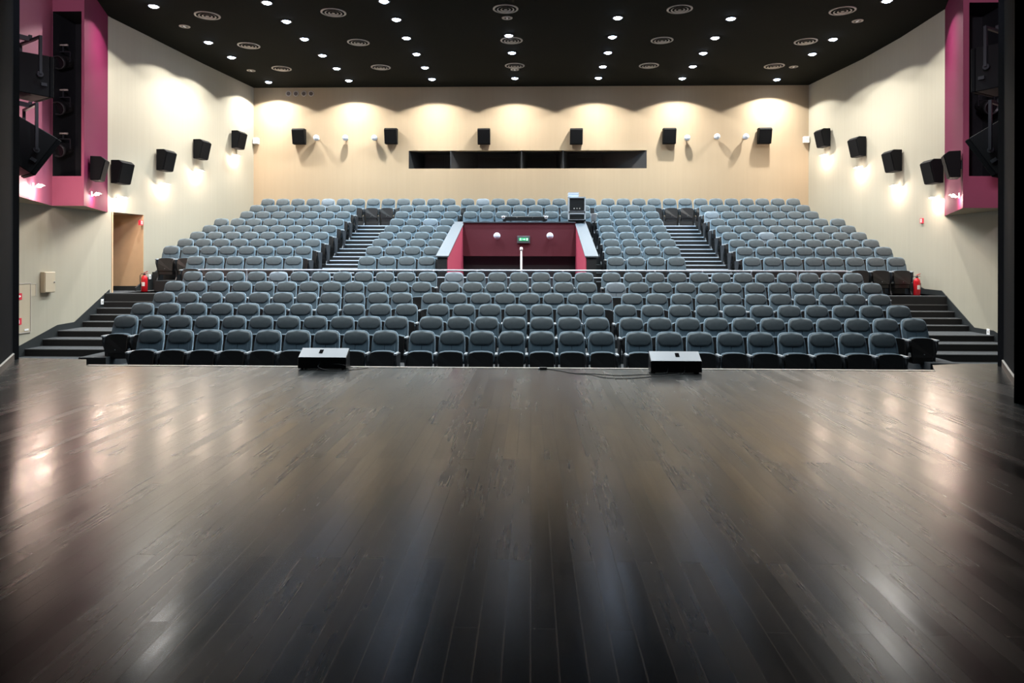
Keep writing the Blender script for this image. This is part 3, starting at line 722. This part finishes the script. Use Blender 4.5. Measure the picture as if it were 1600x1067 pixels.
for px, py, nm in SPL:
    p, r = put_on_wall(px, py, seg_for(px, py, LW), -1, .2); put_speaker(p, r, 'black loudspeaker on the left wall, '+nm, 'speakers on the left wall')
for px, py, nm in SPR:
    p, r = put_on_wall(px, py, seg_for(px, py, RW), 1, .2); put_speaker(p, r, 'black loudspeaker on the right wall, '+nm, 'speakers on the right wall')
p, r = put_on_wall(156, 264.5, (P3L, P4L), -1, .2); put_speaker(p, r, 'black loudspeaker hanging on the plum face of the left box', sc=.93)
p, r = put_on_wall(1486, 258.5, (P3R, P4R), 1, .2); put_speaker(p, r, 'black loudspeaker hanging on the plum face of the right box', sc=.93)
for o in list(sp_proto.children)+[sp_proto]: bpy.data.objects.remove(o)

def make_lamp():
    t = thing('wall_lamp', 'x', 'wall lamp')
    bm = bm_new(); box(bm, (-.05,-.02,-.06), (.05,0,.06)); bevel(bm, .006, 1); obj('wall_plate', bm, 'white', t)
    bm = bm_new(); tube(bm, [(0,-.01,-.02),(0,-.10,-.03)], .014, 8); obj('arm', bm, 'chrome', t)
    bm = bm_new(); lathe(bm, [(.008,-.085),(.030,-.08),(.034,0),(.030,.08),(.008,.085)], 14, (0,-.13,0), 'X'); obj('glowing_bulb', bm, 'lampglass', t, smooth=True)
    bm = bm_new(); hexa(bm, [(-.20,-.20,.02),(.20,-.20,.02),(.20,-.05,-.045),(-.20,-.05,-.045),(-.20,-.20,.028),(.20,-.20,.028),(.20,-.05,-.037),(-.20,-.05,-.037)]); obj('glass_fin', bm, 'glassfin', t)
    return t
m = mat('clear_lamp_glass', (.95, .97, 1), .15); m.node_tree.nodes['Principled BSDF'].inputs['Transmission Weight'].default_value = .9; M['glassfin'] = m
lp = make_lamp()
def put_lamp(p, r, label, group, power=1):
    o = copy_tree(lp); o.location = p; o.rotation_euler.z = r; o['label'] = label; o['group'] = group
    l = bpy.data.lights.new('lamp_light', 'POINT'); l.energy = P_LAMP*power; l.color = COL_LAMP; l.shadow_soft_size = .05
    q = bpy.data.objects.new('lamp_light', l); COL.objects.link(q)
    q.location = Vector(p) + Matrix.Rotation(r, 3, 'Z') @ Vector((0, -.20, -.08))
LL = [(369.5,243.5,'nearest the back wall'),(312.5,267,'second from the back wall'),(257.5,288,'third from the back wall'),(190.5,309,'above the door recess')]
LR = [(1287,243,'nearest the back wall'),(1341,262,'second from the back wall'),(1398,290.5,'third from the back wall'),(1459.5,309.5,'beside the plum box')]
for px, py, nm in LL:
    p, r = put_on_wall(px, py, seg_for(px, py, LW), -1, .13); put_lamp(p, r, 'glowing lamp with glass fin on the left wall, '+nm, 'wall lamps on the left wall')
for px, py, nm in LR:
    p, r = put_on_wall(px, py, seg_for(px, py, RW), 1, .13); put_lamp(p, r, 'glowing lamp with glass fin on the right wall, '+nm, 'wall lamps on the right wall')
p, r = put_on_wall(152, 303, (P3L, P4L), -1, .13); put_lamp(p, r, 'glowing lamp on the dark plum face of the left box', 'lamps on the plum boxes')
p, r = put_on_wall(62, 290, (P1L, P2L), -1, .13); put_lamp(p, r, 'glowing lamp on the pale pink face of the left box', 'lamps on the plum boxes')
p, r = put_on_wall(23, 273.5, (P1L, P2L), -1, .13); put_lamp(p, r, 'glowing lamp half hidden by the black portal at left', 'lamps on the plum boxes')
p, r = put_on_wall(1489, 305.5, (P3R, P4R), 1, .13); put_lamp(p, r, 'glowing lamp on the dark plum face of the right box', 'lamps on the plum boxes')
p, r = put_on_wall(1565.5, 293, (P1R, P2R), 1, .13); put_lamp(p, r, 'glowing lamp half hidden by the black portal at right', 'lamps on the plum boxes')
for o in list(lp.children)+[lp]: bpy.data.objects.remove(o)

def make_globe():
    t = thing('globe_lamp', 'x', 'wall fitting')
    bm = bm_new(); lathe(bm, [(.06,0),(.06,-.02),(.022,-.025),(.022,-.13)], 16, (0,0,0), 'Y'); obj('mount', bm, 'white', t)
    bm = bm_new(); prof = [(.11*math.sin(PI*k/10)+.001, -.22+.11*math.cos(PI*k/10)) for k in range(11)]; lathe(bm, prof, 20, (0,0,0), 'Y'); obj('globe', bm, 'cap' if False else 'globe', t, smooth=True)
    return t
M['globe'] = mat('pale_blue_globe', (.62, .72, .85), .35)
gp = make_globe()
gn = ['just right of the leftmost speaker', 'midway between the two left speakers', 'just left of the second speaker', 'just right of the fifth speaker', 'midway between the two right speakers', 'just left of the rightmost speaker']
for (px, py), nm in zip([(497,217),(542,217),(587,217),(1071.8,217),(1118,215),(1162.5,215)], gn):
    o = copy_tree(gp); o.location = atY(px, py, BACK); o['label'] = 'small pale round fitting on the back wall, '+nm; o['group'] = 'round fittings on the back wall'
for px, nm in ((777, 'left'), (859, 'right')):
    o = copy_tree(gp); o.location = atY(px, 369, VY1-.22); o['label'] = 'white globe on the wine-red entrance panel, %s of the exit sign' % nm; o['group'] = 'globes over the entrance'
for o in list(gp.children)+[gp]: bpy.data.objects.remove(o)
# four rings high on the back wall
for i, px in enumerate((451, 462.5, 475, 486.3)):
    bm = bm_new(); lathe(bm, [(.075,0),(.11,0),(.11,-.015),(.075,-.02)], 24, (0,0,0), 'Y'); 
    t = thing('wall_vent', ['leftmost','second','third','rightmost'][i]+' of four small grey rings high on the back wall', 'vent', atY(px, 146.3, BACK), 0, 'grey rings high on the back wall')
    obj('ring', bm, 'vent', t); bm = bm_new(); lathe(bm, [(.076,-.002),(.076,-.008)], 20, (0,0,0), 'Y'); obj('grille_disc', bm, 'brown', t)
# white emergency boxes in the back corners
for px, side, nm in ((396.5, -1, 'left'), (1261.5, 1, 'right')):
    p = atY(px, 219 if side < 0 else 217, BACK-.15); t = thing('emergency_box', f'small white box in the {nm} back corner of the hall', 'signal box', (p.x, BACK, p.z))
    if side < 0: t.location.x = -10.40
    else: t.location.x = 10.15
    bm = bm_new(); box(bm, (-.10,-.14,-.13), (.10,0,.10)); bevel(bm, .01, 1); obj('case', bm, 'white', t)
    bm = bm_new(); box(bm, (-.07,-.148,-.02), (.07,-.141,.07)); obj('front_plate', bm, 'alu', t)

# ---- exit sign on the entrance panel
p = atY(818, 374, VY1-.22)
t = thing('exit_sign', 'small grey exit sign with green symbols on the wine-red panel', 'exit sign', (p.x, VY1-.22, p.z))
bm = bm_new(); box(bm, (-.21,-.07,-.13), (.21,0,.11)); bevel(bm, .012, 1); obj('case', bm, 'signgrey', t)
bm = bm_new(); box(bm, (-.15,-.076,-.05), (.16,-.071,.05)); obj('green_panel', bm, 'greendark', t) if False else obj('green_panel', bm, 'green', t)
bm = bm_new()
def man(bm, cx, s=1):
    y = -.078
    box(bm, (cx-.008, y, .026), (cx+.008, y-.001, .042)); bar(bm, (cx, y, .024), (cx-.006, y, -.006), .012); bar(bm, (cx-.006, y, -.006), (cx+.018*s, y, -.020), .008); bar(bm, (cx+.018*s, y, -.020), (cx+.014*s, y, -.038), .008)
    bar(bm, (cx-.006, y, -.006), (cx-.022*s, y, -.034), .008); bar(bm, (cx, y, .018), (cx+.022*s, y, .010), .007); bar(bm, (cx, y, .018), (cx-.020*s, y, .006), .007)
man(bm, -.095)
bar(bm, (-.035,-.078,0), (.03,-.078,0), .012); prism(bm, [(.03,.026),(.03,-.026),(.06,0)], lambda p, q: (p[0], -.078-.001*q, p[1]))
box(bm, (.10,-.079,-.036), (.135,-.077,.036))
obj('white_symbols', bm, 'signlit', t)

# ================================================================== EQUIPMENT BEHIND THE ENTRANCE
cz = slope(VY1)+.03
# flight-case rack
Yk = VY1-.20; zk = cz
a = atY(888, 307.5, Yk); b = atY(915, 345, Yk)
t = thing('equipment_rack', 'tall silver-edged flight case standing behind the entrance parapet', 'equipment case', ((a.x+b.x)/2, Yk, zk))
hw = (b.x-a.x)/2; H = a.z-zk
bm = bm_new()
for sx in (-1, 1):
    for yy in (.02, .26): bar(bm, (sx*(hw-.02), yy, 0), (sx*(hw-.02), yy, H), .04)
for zz in (.02, H-.45-.05, H-.02, H-.86+.05):
    if zz > 0:
        for yy in (.02, .26): bar(bm, (-hw+.02, yy, zz), (hw-.02, yy, zz), .04)
obj('aluminium_frame', bm, 'alu', t)
bm = bm_new(); box(bm, (-hw+.03, .02, H-.47), (hw-.03, .28, H-.03)); obj('upper_box', bm, 'plastic', t)
for i in range(3):
    bm = bm_new(); lathe(bm, [(.02,-.012),(.02,0)], 12, (-.09+.09*i, .02, H-.38), 'Y'); obj('knob', bm, 'vent', t)
bm = bm_new(); box(bm, (-hw+.02, .0, H-.56), (hw-.02, .28, H-.47)); obj('silver_shelf', bm, 'alu', t)
bm = bm_new(); box(bm, (-hw+.03, .02, H-.80), (hw-.03, .28, H-.58)); obj('lower_box', bm, 'plastic', t)
bm = bm_new(); box(bm, (-hw+.0, -.0, 0), (hw-.0, .28, max(.05, H-.82))); obj('case_base', bm, 'alu', t)
rack_top = H+zk
p = atY(896, 304, Yk+.14)
bm = bm_new()
for i in range(5): 
    dx = random.uniform(-.02, .02); hexa(bm, [(-.17+dx,-.11,.03*i),(.17+dx,-.11,.03*i),(.17+dx,.11,.03*i),(-.17+dx,.11,.03*i),(-.17+dx,-.11,.03*i+.024),(.17+dx,-.11,.03*i+.024),(.17+dx,.11,.03*i+.024),(-.17+dx,.11,.03*i+.024)], i % 2)
o = obj('paper_stack', bm, ['paper', 'white'], loc=(p.x, Yk+.14, rack_top)); tag(o, 'pale blue papers lying on top of the silver flight case', 'papers')
# white bucket
p = atY(927.7, 345, VY1-.1)
bx = p.x
t = thing('bucket', 'white bucket standing right of the silver flight case', 'bucket', (bx, VY1-.1, cz))
hb = .25
bm = bm_new(); lathe(bm, [(.075,0),(.10,hb-.01),(.105,hb-.01),(.105,hb),(.09,hb),(.068,.02)], 20); obj('tub', bm, 'white', t)
bm = bm_new(); tube(bm, [(.1*math.cos(PI*k/8), 0, hb-.02-.09*math.sin(PI*k/8)) for k in range(9)], .004, 6); h_ = obj('bail_handle', bm, 'chrome', t); h_.location.y = -.105
# dark fixture bar lying on the parapet
a = atY(782, 341, VY1+.02); b = atY(858, 341, VY1+.02)
t = thing('lighting_bar', 'long black bar with silver clamps at both ends lying on the parapet', 'lighting bar', ((a.x+b.x)/2, VY1+.02, cz))
hw = (b.x-a.x)/2
bm = bm_new(); box(bm, (-hw+.08, -.06, 0.02), (hw-.06, .05, .16)); bevel(bm, .01, 1); obj('bar_body', bm, 'plastic', t)
for x in (-hw+.13, hw-.17):
    bm = bm_new(); box(bm, (x-.05, -.04, 0), (x+.05, .04, .021)); obj('foot', bm, 'frame', t)
for s in (-1, 1):
    bm = bm_new(); lathe(bm, [(.02,-.10),(.055,-.095),(.06,-.07),(.055,-.055),(.02,-.05)], 14, (s*(hw-.10), 0, .13), 'Y'); obj('clamp_knob', bm, 'chrome', t)
    bm = bm_new(); box(bm, (s*(hw-.11)-.09, -.055, .16), (s*(hw-.11)+.09, .03, .185)); obj('clamp_plate', bm, 'alu', t)
for s in (-1, 1):
    bm = bm_new(); lathe(bm, [(.012,-.066),(.012,-.06)], 8, (s*.26, 0, .12), 'Y'); obj('screw', bm, 'chrome', t)

# ================================================================== STAGE MONITORS AND CABLES
def monitor(name, label, c_front_left, c_front_right, notch_px):
    a = atZ(*c_front_left, 0); b = atZ(*c_front_right, 0); yb = (a.y+b.y)/2 ; hw = (b.x-a.x)/2; cx = (a.x+b.x)/2
    yaw = math.atan2(b.y-a.y, b.x-a.x)*0
    t = thing(name, label, 'stage monitor', (cx, yb, 0))
    zt = .155; zr = .262; dp = .205
    bm = bm_new()
    hexa(bm, [(-hw,0,.012),(hw,0,.012),(hw,dp,.012),(-hw,dp,.012),(-hw,.005,zt),(hw,.005,zt),(hw-.0,dp-.01,zr),(-hw+.0,dp-.01,zr)]); bevel(bm, .006, 1); obj('cabinet', bm, 'monitor', t)
    n = Vector((0, -(zr-zt), dp-.015)).normalized()*.006
    g = [(-hw+.006,.012,zt+.003),(hw-.006,.012,zt+.003),(hw-.006,dp-.016,zr-.002),(-hw+.006,dp-.016,zr-.002)]
    bm = bm_new(); hexa(bm, [Vector(q) for q in g] + [Vector(q)+n for q in g]); obj('top_panel', bm, 'montop', t)
    nx = atY(notch_px, 552, yb+.1).x - cx
    g = [(nx-.026,.085,zt+.0460),(nx+.026,.085,zt+.0460),(nx+.026,.155,zt+.0865),(nx-.026,.155,zt+.0865)]
    bm = bm_new(); hexa(bm, [Vector(q)+n*.6 for q in g] + [Vector(q)+n*1.35 for q in g]); obj('badge', bm, 'stageblack', t)
    bm = bm_new(); lathe(bm, [(.03,-.008),(.03,.002)], 16, (-.02 if cx < 0 else -hw*.35, .0, .08), 'Y'); obj('socket_plate', bm, 'frame', t)
    for sx in (-1, 1):
        for yy in (.03, dp-.03):
            bm = bm_new(); lathe(bm, [(.018,0),(.018,.013)], 10, (sx*(hw-.05), yy, 0)); obj('rubber_foot', bm, 'rubber', t)
    return t, cx, yb, hw
t1, cx1, yb1, hw1 = monitor('stage_monitor', 'wedge stage monitor at the front edge, left of the stage centre', (465, 577), (540.5, 577.5), 501.5)
t2, cx2, yb2, hw2 = monitor('stage_monitor', 'wedge stage monitor at the front edge, right of the stage centre', (1017, 583.3), (1097, 583.8), 1058.5)
t1['group'] = t2['group'] = 'wedge stage monitors'
def cable(name, label, pts, r=.0045, parent=None):
    cu = [];  P = [Vector(p) for p in pts]
    for i in range(len(P)-1):
        p0 = P[max(i-1,0)]; p1 = P[i]; p2 = P[i+1]; p3 = P[min(i+2,len(P)-1)]
        for k in range(6):
            s = k/6; cu.append(.5*((2*p1)+(p2-p0)*s+(2*p0-5*p1+4*p2-p3)*s*s+(3*p1-p0-3*p2+p3)*s**3))
    cu.append(P[-1]); bm = bm_new(); tube(bm, cu, r, 6); o = obj(name, bm, 'rubber'); tag(o, label, 'cable'); return o
G = lambda px, py: atZ(px, py, .005)
q1 = (cx1+.0, yb1-.005, .075)
cable('cable', 'thin black cable looping from the left stage monitor', [(cx1-.02, yb1-.01, .08), (cx1-.03, yb1-.06, .04), G(512, 578.6), G(530, 579), G(552, 577.6), G(569, 575.2), G(575, 573.8)])
cable('cable', 'short black cable end at the side of the left monitor', [(cx1+.16, yb1-.01, .07), (cx1+.22, yb1-.02, .075), (cx1+.32, yb1-.01, .06), G(551, 573.6), G(560, 574)])
sx = cx2-hw2*.35
cable('cable', 'long black cable from the plug box to the right monitor', [G(848, 574.8), G(872, 578), G(893, 582.4), G(925, 583.7), G(960, 586.3), G(985, 585.8), G(1009, 584.8), (sx-.05, yb2-.06, .01), (sx, yb2-.03, .05), (sx, yb2-.01, .08)])
cable('cable', 'second black cable curling towards the right monitor', [G(850, 576), G(880, 580), G(905, 584), G(922, 585), G(945, 589.8), G(975, 591), G(1005, 589.5), (sx+.12, yb2-.10, .006), (sx+.21, yb2-.04, .03), (sx+.22, yb2-.012, .09)])
t = thing('plug_box', 'small black cable connector lying at the stage front edge', 'connector', G(849, 576.5)-Vector((0,0,.005)))
bm = bm_new(); box(bm, (-.05,-.02,0), (.05,.03,.028)); bevel(bm, .006, 2); obj('body', bm, 'rubber', t)
bm = bm_new(); lathe(bm, [(.012,-.07),(.012,-.05)], 10, (0,0,.014), 'X'); obj('plug', bm, 'alu', t)

# ================================================================== SIDE-WALL ITEMS
def extinguisher(loc, rz, label):
    t = thing('fire_extinguisher', label, 'fire extinguisher', loc, rz, 'fire extinguishers on the side landings')
    bm = bm_new(); lathe(bm, [(.075,0),(.082,.01),(.082,.36),(.07,.41),(.03,.45),(.028,.46)], 24); obj('cylinder_body', bm, 'red', t)
    bm = bm_new(); lathe(bm, [(.03,.46),(.03,.50),(.018,.505),(.018,.52)], 14); obj('valve', bm, 'frame', t)
    bm = bm_new(); bar(bm, (-.02,0,.52), (.09,0,.565), .016); bar(bm, (-.01,0,.50), (.09,0,.505), .014); obj('lever', bm, 'red', t)
    bm = bm_new(); tube(bm, [(-.02,0,.49),(-.08,0,.50),(-.115,0,.45),(-.115,0,.30),(-.10,0,.14)], .011, 8); obj('hose', bm, 'rubber', t)
    bm = bm_new(); 
    for k in range(5):
        a0, a1 = math.radians(-90-30+12*k), math.radians(-90-30+12*(k+1)); r = .0835
        v = [bm.verts.new(q) for q in ((r*math.cos(a0), r*math.sin(a0), .16),(r*math.cos(a1), r*math.sin(a1), .16),(r*math.cos(a1), r*math.sin(a1), .27),(r*math.cos(a0), r*math.sin(a0), .27))]; bm.faces.new(v)
    obj('paper_label', bm, 'signwhite', t)
p = atY(227.5, 455, 18.72); extinguisher((p.x, 18.66, AISLE), .1, 'red fire extinguisher on the landing beside the left door recess')
p = atY(1430, 461, 18.2); extinguisher((p.x, 18.12, AISLE), .1, 'red fire extinguisher at the right end of the cross aisle')
# cream cabinets and hydrant panel on the left lower wall
SL = (LW[0], LW[1])
def plate(name, label, cat, px0, py0, px1, py1, th, m, seg=SL, side=-1):
    a = on_line(px0, py0, *seg); b = on_line(px1, py1, *seg)
    d = (Vector((b.x, b.y))-Vector((a.x, a.y))); L_ = d.length
    t = thing(name, label, cat, ((a.x+b.x)/2, (a.y+b.y)/2, (a.z+b.z)/2), 0)
    n = Vector((1, 0)) if side < 0 else Vector((-1, 0)); t.rotation_euler.z = PI/2 if side < 0 else -PI/2
    hz = abs(a.z-b.z)/2
    return t, L_/2, hz
t, hx, hz = plate('electrical_cabinet', 'cream metal cabinet on the left wall above the side stairs', 'cabinet', 62, 441, 79, 441, .1, 'offwhite'); 
za = on_line(62, 425, *SL).z; zb_ = on_line(62, 457.5, *SL).z; t.location.z = (za+zb_)/2; hz = (za-zb_)/2; t.location.x += .012
bm = bm_new(); box(bm, (-hx,-.10,-hz), (hx,0,hz)); bevel(bm, .006, 1); obj('body', bm, 'offwhite', t)
bm = bm_new(); box(bm, (-hx+.012,-.115,-hz+.012), (hx-.012,-.101,hz-.012)); bevel(bm, .003, 1); dd = obj('door', bm, 'offwhite', t)
bm = bm_new(); lathe(bm, [(.016,-.128),(.016,-.116)], 10, (hx-.05,0,0), 'Y'); obj('lock', bm, 'chrome', dd)
xw = -11.32
t, hx, _ = plate('hydrant_cabinet', 'flush cream hydrant door with two red signs on the left wall', 'hydrant cabinet', 14, 480, 46, 480, .02, 'offwhite')
za = on_line(30, 444, *SL).z; zb_ = on_line(30, 520, *SL).z; t.location.z = (za+zb_)/2; hz = (za-zb_)/2
bm = bm_new(); box(bm, (-hx,-.02,-hz), (hx,.0,hz)); bevel(bm, .004, 1); obj('door', bm, 'offwhite', t)
bm = bm_new(); 
for q in ((-hx-.02,-hz-.02,hx+.02,-hz),(-hx-.02,hz,hx+.02,hz+.02),(hx,-hz,hx+.02,hz)): box(bm, (q[0],-.028,q[1]), (q[2],-.002,q[3]))
obj('door_frame', bm, 'vent', t)
bm = bm_new(); box(bm, (hx-.18,-.03,-hz+.03), (hx-.06,-.021,-hz+.07)); obj('handle', bm, 'white', t)
def wall_sign(parent, lx, lz, w_, h_, y0, kind):
    bm = bm_new(); box(bm, (lx-w_/2, y0-.006, lz-h_/2), (lx+w_/2, y0, lz+h_/2)); s = obj('red_sign', bm, 'redsign', parent)
    bm = bm_new(); y = y0-.0065
    if kind == 'hose':
        bar(bm, (lx-w_*.22, y, lz-h_*.3), (lx-w_*.22, y, lz+h_*.3), .016); box(bm, (lx-w_*.1, y-.001, lz-h_*.12), (lx+w_*.15, y, lz+h_*.22)); prism(bm, [(lx+w_*.15, lz+h_*.25),(lx+w_*.15, lz-h_*.15),(lx+w_*.36, lz+h_*.05)], lambda p, q: (p[0], y-.001*q, p[1]))
    else:
        box(bm, (lx-w_*.14, y-.001, lz-h_*.32), (lx+w_*.14, y, lz+h_*.22)); box(bm, (lx-w_*.07, y-.001, lz+h_*.24), (lx+w_*.07, y, lz+h_*.34)); bar(bm, (lx-w_*.2, y, lz+h_*.3), (lx-w_*.2, y, lz-h_*.05), .01)
    obj('pictogram', bm, 'signwhite', s)
zc = t.location.z
s27 = on_line(27.5, 463.5, *SL); off = (s27.y - t.location.y)
wall_sign(t, off, s27.z-zc, .19, .145, -.021, 'hose'); s2 = on_line(27.5, 502.5, *SL); wall_sign(t, off, s2.z-zc, .17, .145, -.021, 'ext')
t, hx, _ = plate('access_panel', 'small flush cream panel beside the hydrant door', 'panel', 47.5, 453, 55, 453, .02, 'offwhite')
za = on_line(50, 444, *SL).z; zb_ = on_line(50, 462.5, *SL).z; t.location.z = (za+zb_)/2; hz = (za-zb_)/2
bm = bm_new(); box(bm, (-hx,-.012,-hz), (hx,0,hz)); obj('plate', bm, 'offwhite', t)
bm = bm_new()
for q in ((-hx,hz,hx+.015,hz+.015),(hx,-hz,hx+.015,hz)): box(bm, (q[0],-.018,q[1]), (q[2],-.001,q[3]))
obj('edge_frame', bm, 'vent', t)
# small red signs on the walls
for px, py, W, side, nm in ((219.7, 348, LW, -1, 'left wall beyond the door recess'), (1441.3, 345, RW, 1, 'right wall above the landing')):
    p, a, b = wall_hit(px, py, W); t = thing('fire_sign', 'small red fire sign on the '+nm, 'sign', p, math.atan2(b[1]-a[1], b[0]-a[0]) + (0 if side < 0 else PI))
    t.rotation_euler.z = (PI/2 if side < 0 else -PI/2)
    bm = bm_new(); box(bm, (-.062,-.035,-.07), (.062,.03,.07)); obj('red_panel', bm, 'redsign', t)
    bm = bm_new(); box(bm, (-.040,-.037,-.048), (-.014,-.036,.048)); box(bm, (.014,-.037,-.048), (.040,-.036,.048)); box(bm, (-.040,-.0375,.036), (.040,-.0365,.052)); obj('pictogram', bm, 'signwhite', t)
# sockets
for px, py, W, side, nm in ((160, 471.5, LW, -1, 'dark skirting of the left stairs'), (234.5, 432.5, LW, -1, 'dark skirting behind the left fire extinguisher'), (1544, 518.5, RW, 1, 'dark skirting of the right stairs')):
    a_, b_ = seg_for(px, py, W); p, r = put_on_wall(px, py, (a_, b_), side, .03)
    t = thing('wall_socket', 'small white socket on the '+nm, 'socket', p, r)
    bm = bm_new(); box(bm, (-.055,-.034,-.07), (.055,-.018,.07)); bevel(bm, .006, 1); obj('cover', bm, 'white', t)
    bm = bm_new(); lathe(bm, [(.022,-.037),(.022,-.033)], 12, (0,0,.0), 'Y'); obj('outlet', bm, 'vent', t)
# door handle at the right edge
p, a, b = wall_hit(1566, 461.3, RW)
t = thing('door_handle', 'dark lever handle on the cream wall beside the right portal', 'door handle', p, -PI/2)
bm = bm_new(); box(bm, (-.03,-.012,-.05), (.03,0,.05)); obj('rose_plate', bm, 'frame', t)
bm = bm_new(); tube(bm, [(0,-.005,0),(0,-.06,0),(.02,-.065,0),(.16,-.065,0)], .011, 8); obj('lever', bm, 'frame', t)

# ================================================================== PA SPEAKERS HUNG BY THE PORTAL
def pa(px, py, Y, yaw, tilt, label, out, sc=1):
    p = atY(px, py, Y)
    t = thing('hanging_loudspeaker', label, 'loudspeaker', p, yaw); t['group'] = 'loudspeakers hung beside the portal'
    R_ = Matrix.Rotation(tilt, 4, 'Y'); YX = .24; DZ = -math.tan(tilt)
    def T(bm):
        bmesh.ops.transform(bm, matrix=R_ @ Matrix.Scale(sc, 4), verts=bm.verts[:])
    bm = bm_new(); hexa(bm, [(-.55,-.27,-.36),(.45,-.36,-.40),(.45,.36,-.40),(-.55,.27,-.36),(-.55,-.27,.36),(.45,-.36,.40),(.45,.36,.40),(-.55,.27,.36)]); bevel(bm, .012, 1); T(bm); obj('cabinet', bm, 'spkbox', t)
    bm = bm_new(); box(bm, (.452,-.36,-.40), (.53,.36,.40)); bevel(bm, .015, 1); T(bm); obj('grille', bm, 'spk', t)
    bm = bm_new(); a = .41
    bar(bm, (YX,-a,YX*DZ), (YX,-a,.66), .045); bar(bm, (YX,a,YX*DZ), (YX,a,.66), .045); bar(bm, (YX,-a-.022,.66), (YX,a+.022,.66), .045); obj('yoke', bm, 'frame', t)
    for s in (-1, 1):
        bm = bm_new(); lathe(bm, [(.05,-.03),(.05,.02)], 14, (YX, s*.385, YX*DZ), 'Y'); obj('yoke_bolt', bm, 'frame', t)
        bm = bm_new(); box(bm, (.30,s*.36-.02,-.2), (.40,s*.36+.02,-.14)); T(bm); obj('side_plate', bm, 'frame', t)
    bm = bm_new(); inv = Matrix.Rotation(-yaw, 3, 'Z')
    e = inv @ Vector((out*1.2, -.5, .25)); bar(bm, (YX,0,.685), (e.x+YX, e.y, .685+.25), .08); bar(bm, (YX,0,.66), (YX,0,.76), .05); obj('support_arm', bm, 'frame', t)
pa(23, 116, 11.9, math.radians(58), 0, 'upper black loudspeaker hanging level beside the left portal', -1, .93)
pa(22, 222, 11.9, math.radians(50), math.radians(32), 'lower black loudspeaker tilted down beside the left portal', -1, .98)
pa(1584, 104, 11.7, math.radians(122), 0, 'upper black loudspeaker hanging level beside the right portal', 1, .95)
pa(1588, 221, 11.7, math.radians(128), math.radians(32), 'lower black loudspeaker tilted down beside the right portal', 1, .98)

# ---- stage spotlights inside the tall slots
def spotlight(px, py, Y, label, barx0, barx1, bar_py):
    p = atY(px, py, Y); t = thing('spotlight', label, 'spotlight', p); t['group'] = 'spotlights in the dark slots'
    bz = atY(px, bar_py, Y).z - p.z; x0 = atY(barx0, bar_py, Y).x-p.x; x1 = atY(barx1, bar_py, Y).x-p.x
    bm = bm_new(); tube(bm, [(x0,0,bz),(x1,0,bz)], .022, 8); obj('mounting_pipe', bm, 'vent', t)
    bm = bm_new(); bar(bm, (0,0,bz+.02), (0,0,.24), .03); bar(bm, (-.17,0,.24), (.17,0,.24), .025); bar(bm, (-.17,0,.24), (-.17,0,0), .02); bar(bm, (.17,0,.24), (.17,0,0), .02); obj('yoke', bm, 'frame', t)
    bm = bm_new(); lathe(bm, [(.06,.28),(.12,.22),(.14,.05),(.145,-.12),(.16,-.13),(.16,-.22),(.14,-.22),(.14,-.14)], 20, (0,0,0), 'Y'); bmesh.ops.rotate(bm, verts=bm.verts[:], cent=(0,0,0), matrix=Matrix.Rotation(math.radians(18), 3, 'X')); obj('housing', bm, 'spothousing', t)
    bm = bm_new(); lathe(bm, [(.13,-.16),(.128,-.15)], 20, (0,0,0), 'Y'); bmesh.ops.rotate(bm, verts=bm.verts[:], cent=(0,0,0), matrix=Matrix.Rotation(math.radians(18), 3, 'X')); obj('lens', bm, 'darkglass', t)
M['spothousing'] = mat('worn_black_metal', (.05, .052, .055), .4, .4)
M['darkglass'] = mat('dark_glass', (.01, .01, .012), .08)
for py, bp_, nm in ((97, 70.5, 'top'), (168, 140.5, 'middle'), (233, 208.5, 'bottom')):
    spotlight(99, py, YBL+.25, nm+' spotlight on a short pipe in the dark slot at left', 83.5, 106, bp_)
spotlight(1541, 166, YBR+.25, 'single spotlight in the dark slot at right between two loudspeakers', 1520, 1566, 166-36)

# ---- black leg curtain at the right edge
bm = bm_new(); n = 60; x0, x1 = 5.06, 8.2; fr = []; bk = []
for i in range(n+1):
    x = x0 + (x1-x0)*i/n; y = 7.28 + .05*math.sin(i*1.1) + .02*math.sin(i*2.7)
    fr.append((x, y))
for (xa, ya), (xb, yb) in zip(fr, fr[1:]):
    v = [bm.verts.new(q) for q in ((xa,ya,.0),(xb,yb,.0),(xb,yb,9.0),(xa,ya,9.0))]; f = bm.faces.new(v); f.smooth = True
    v = [bm.verts.new(q) for q in ((xa,ya+.02,.0),(xb,yb+.02,.0),(xb,yb+.02,9.0),(xa,ya+.02,9.0))]; bm.faces.new(v)
bmesh.ops.remove_doubles(bm, verts=bm.verts[:], dist=1e-4)
o = obj('stage_curtain', bm, 'stageblack'); tag(o, 'black pleated stage curtain hanging at the right edge', 'curtain')

# ================================================================== ADDED FILL LIGHTS (unseen, put in to brighten the boxes beside the stage)
def box_fill_light(loc, aim, power, size=40, col=(1, .84, .95)):
    l = bpy.data.lights.new('stage_work_light', 'SPOT'); l.energy = power; l.spot_size = math.radians(size); l.spot_blend = .6; l.color = col; l.shadow_soft_size = .25
    o = bpy.data.objects.new('stage_work_light', l); COL.objects.link(o); o.location = loc
    o.rotation_euler = (Vector(aim)-Vector(loc)).to_track_quat('-Z', 'Y').to_euler()
box_fill_light((-2.5, 4.0, 7.6), (-10.7, 14.5, 5.6), P_BOX_FILL*14, 32)
box_fill_light((1.5, 4.0, 7.6), (9.6, 14.5, 5.6), P_BOX_FILL*14, 32)
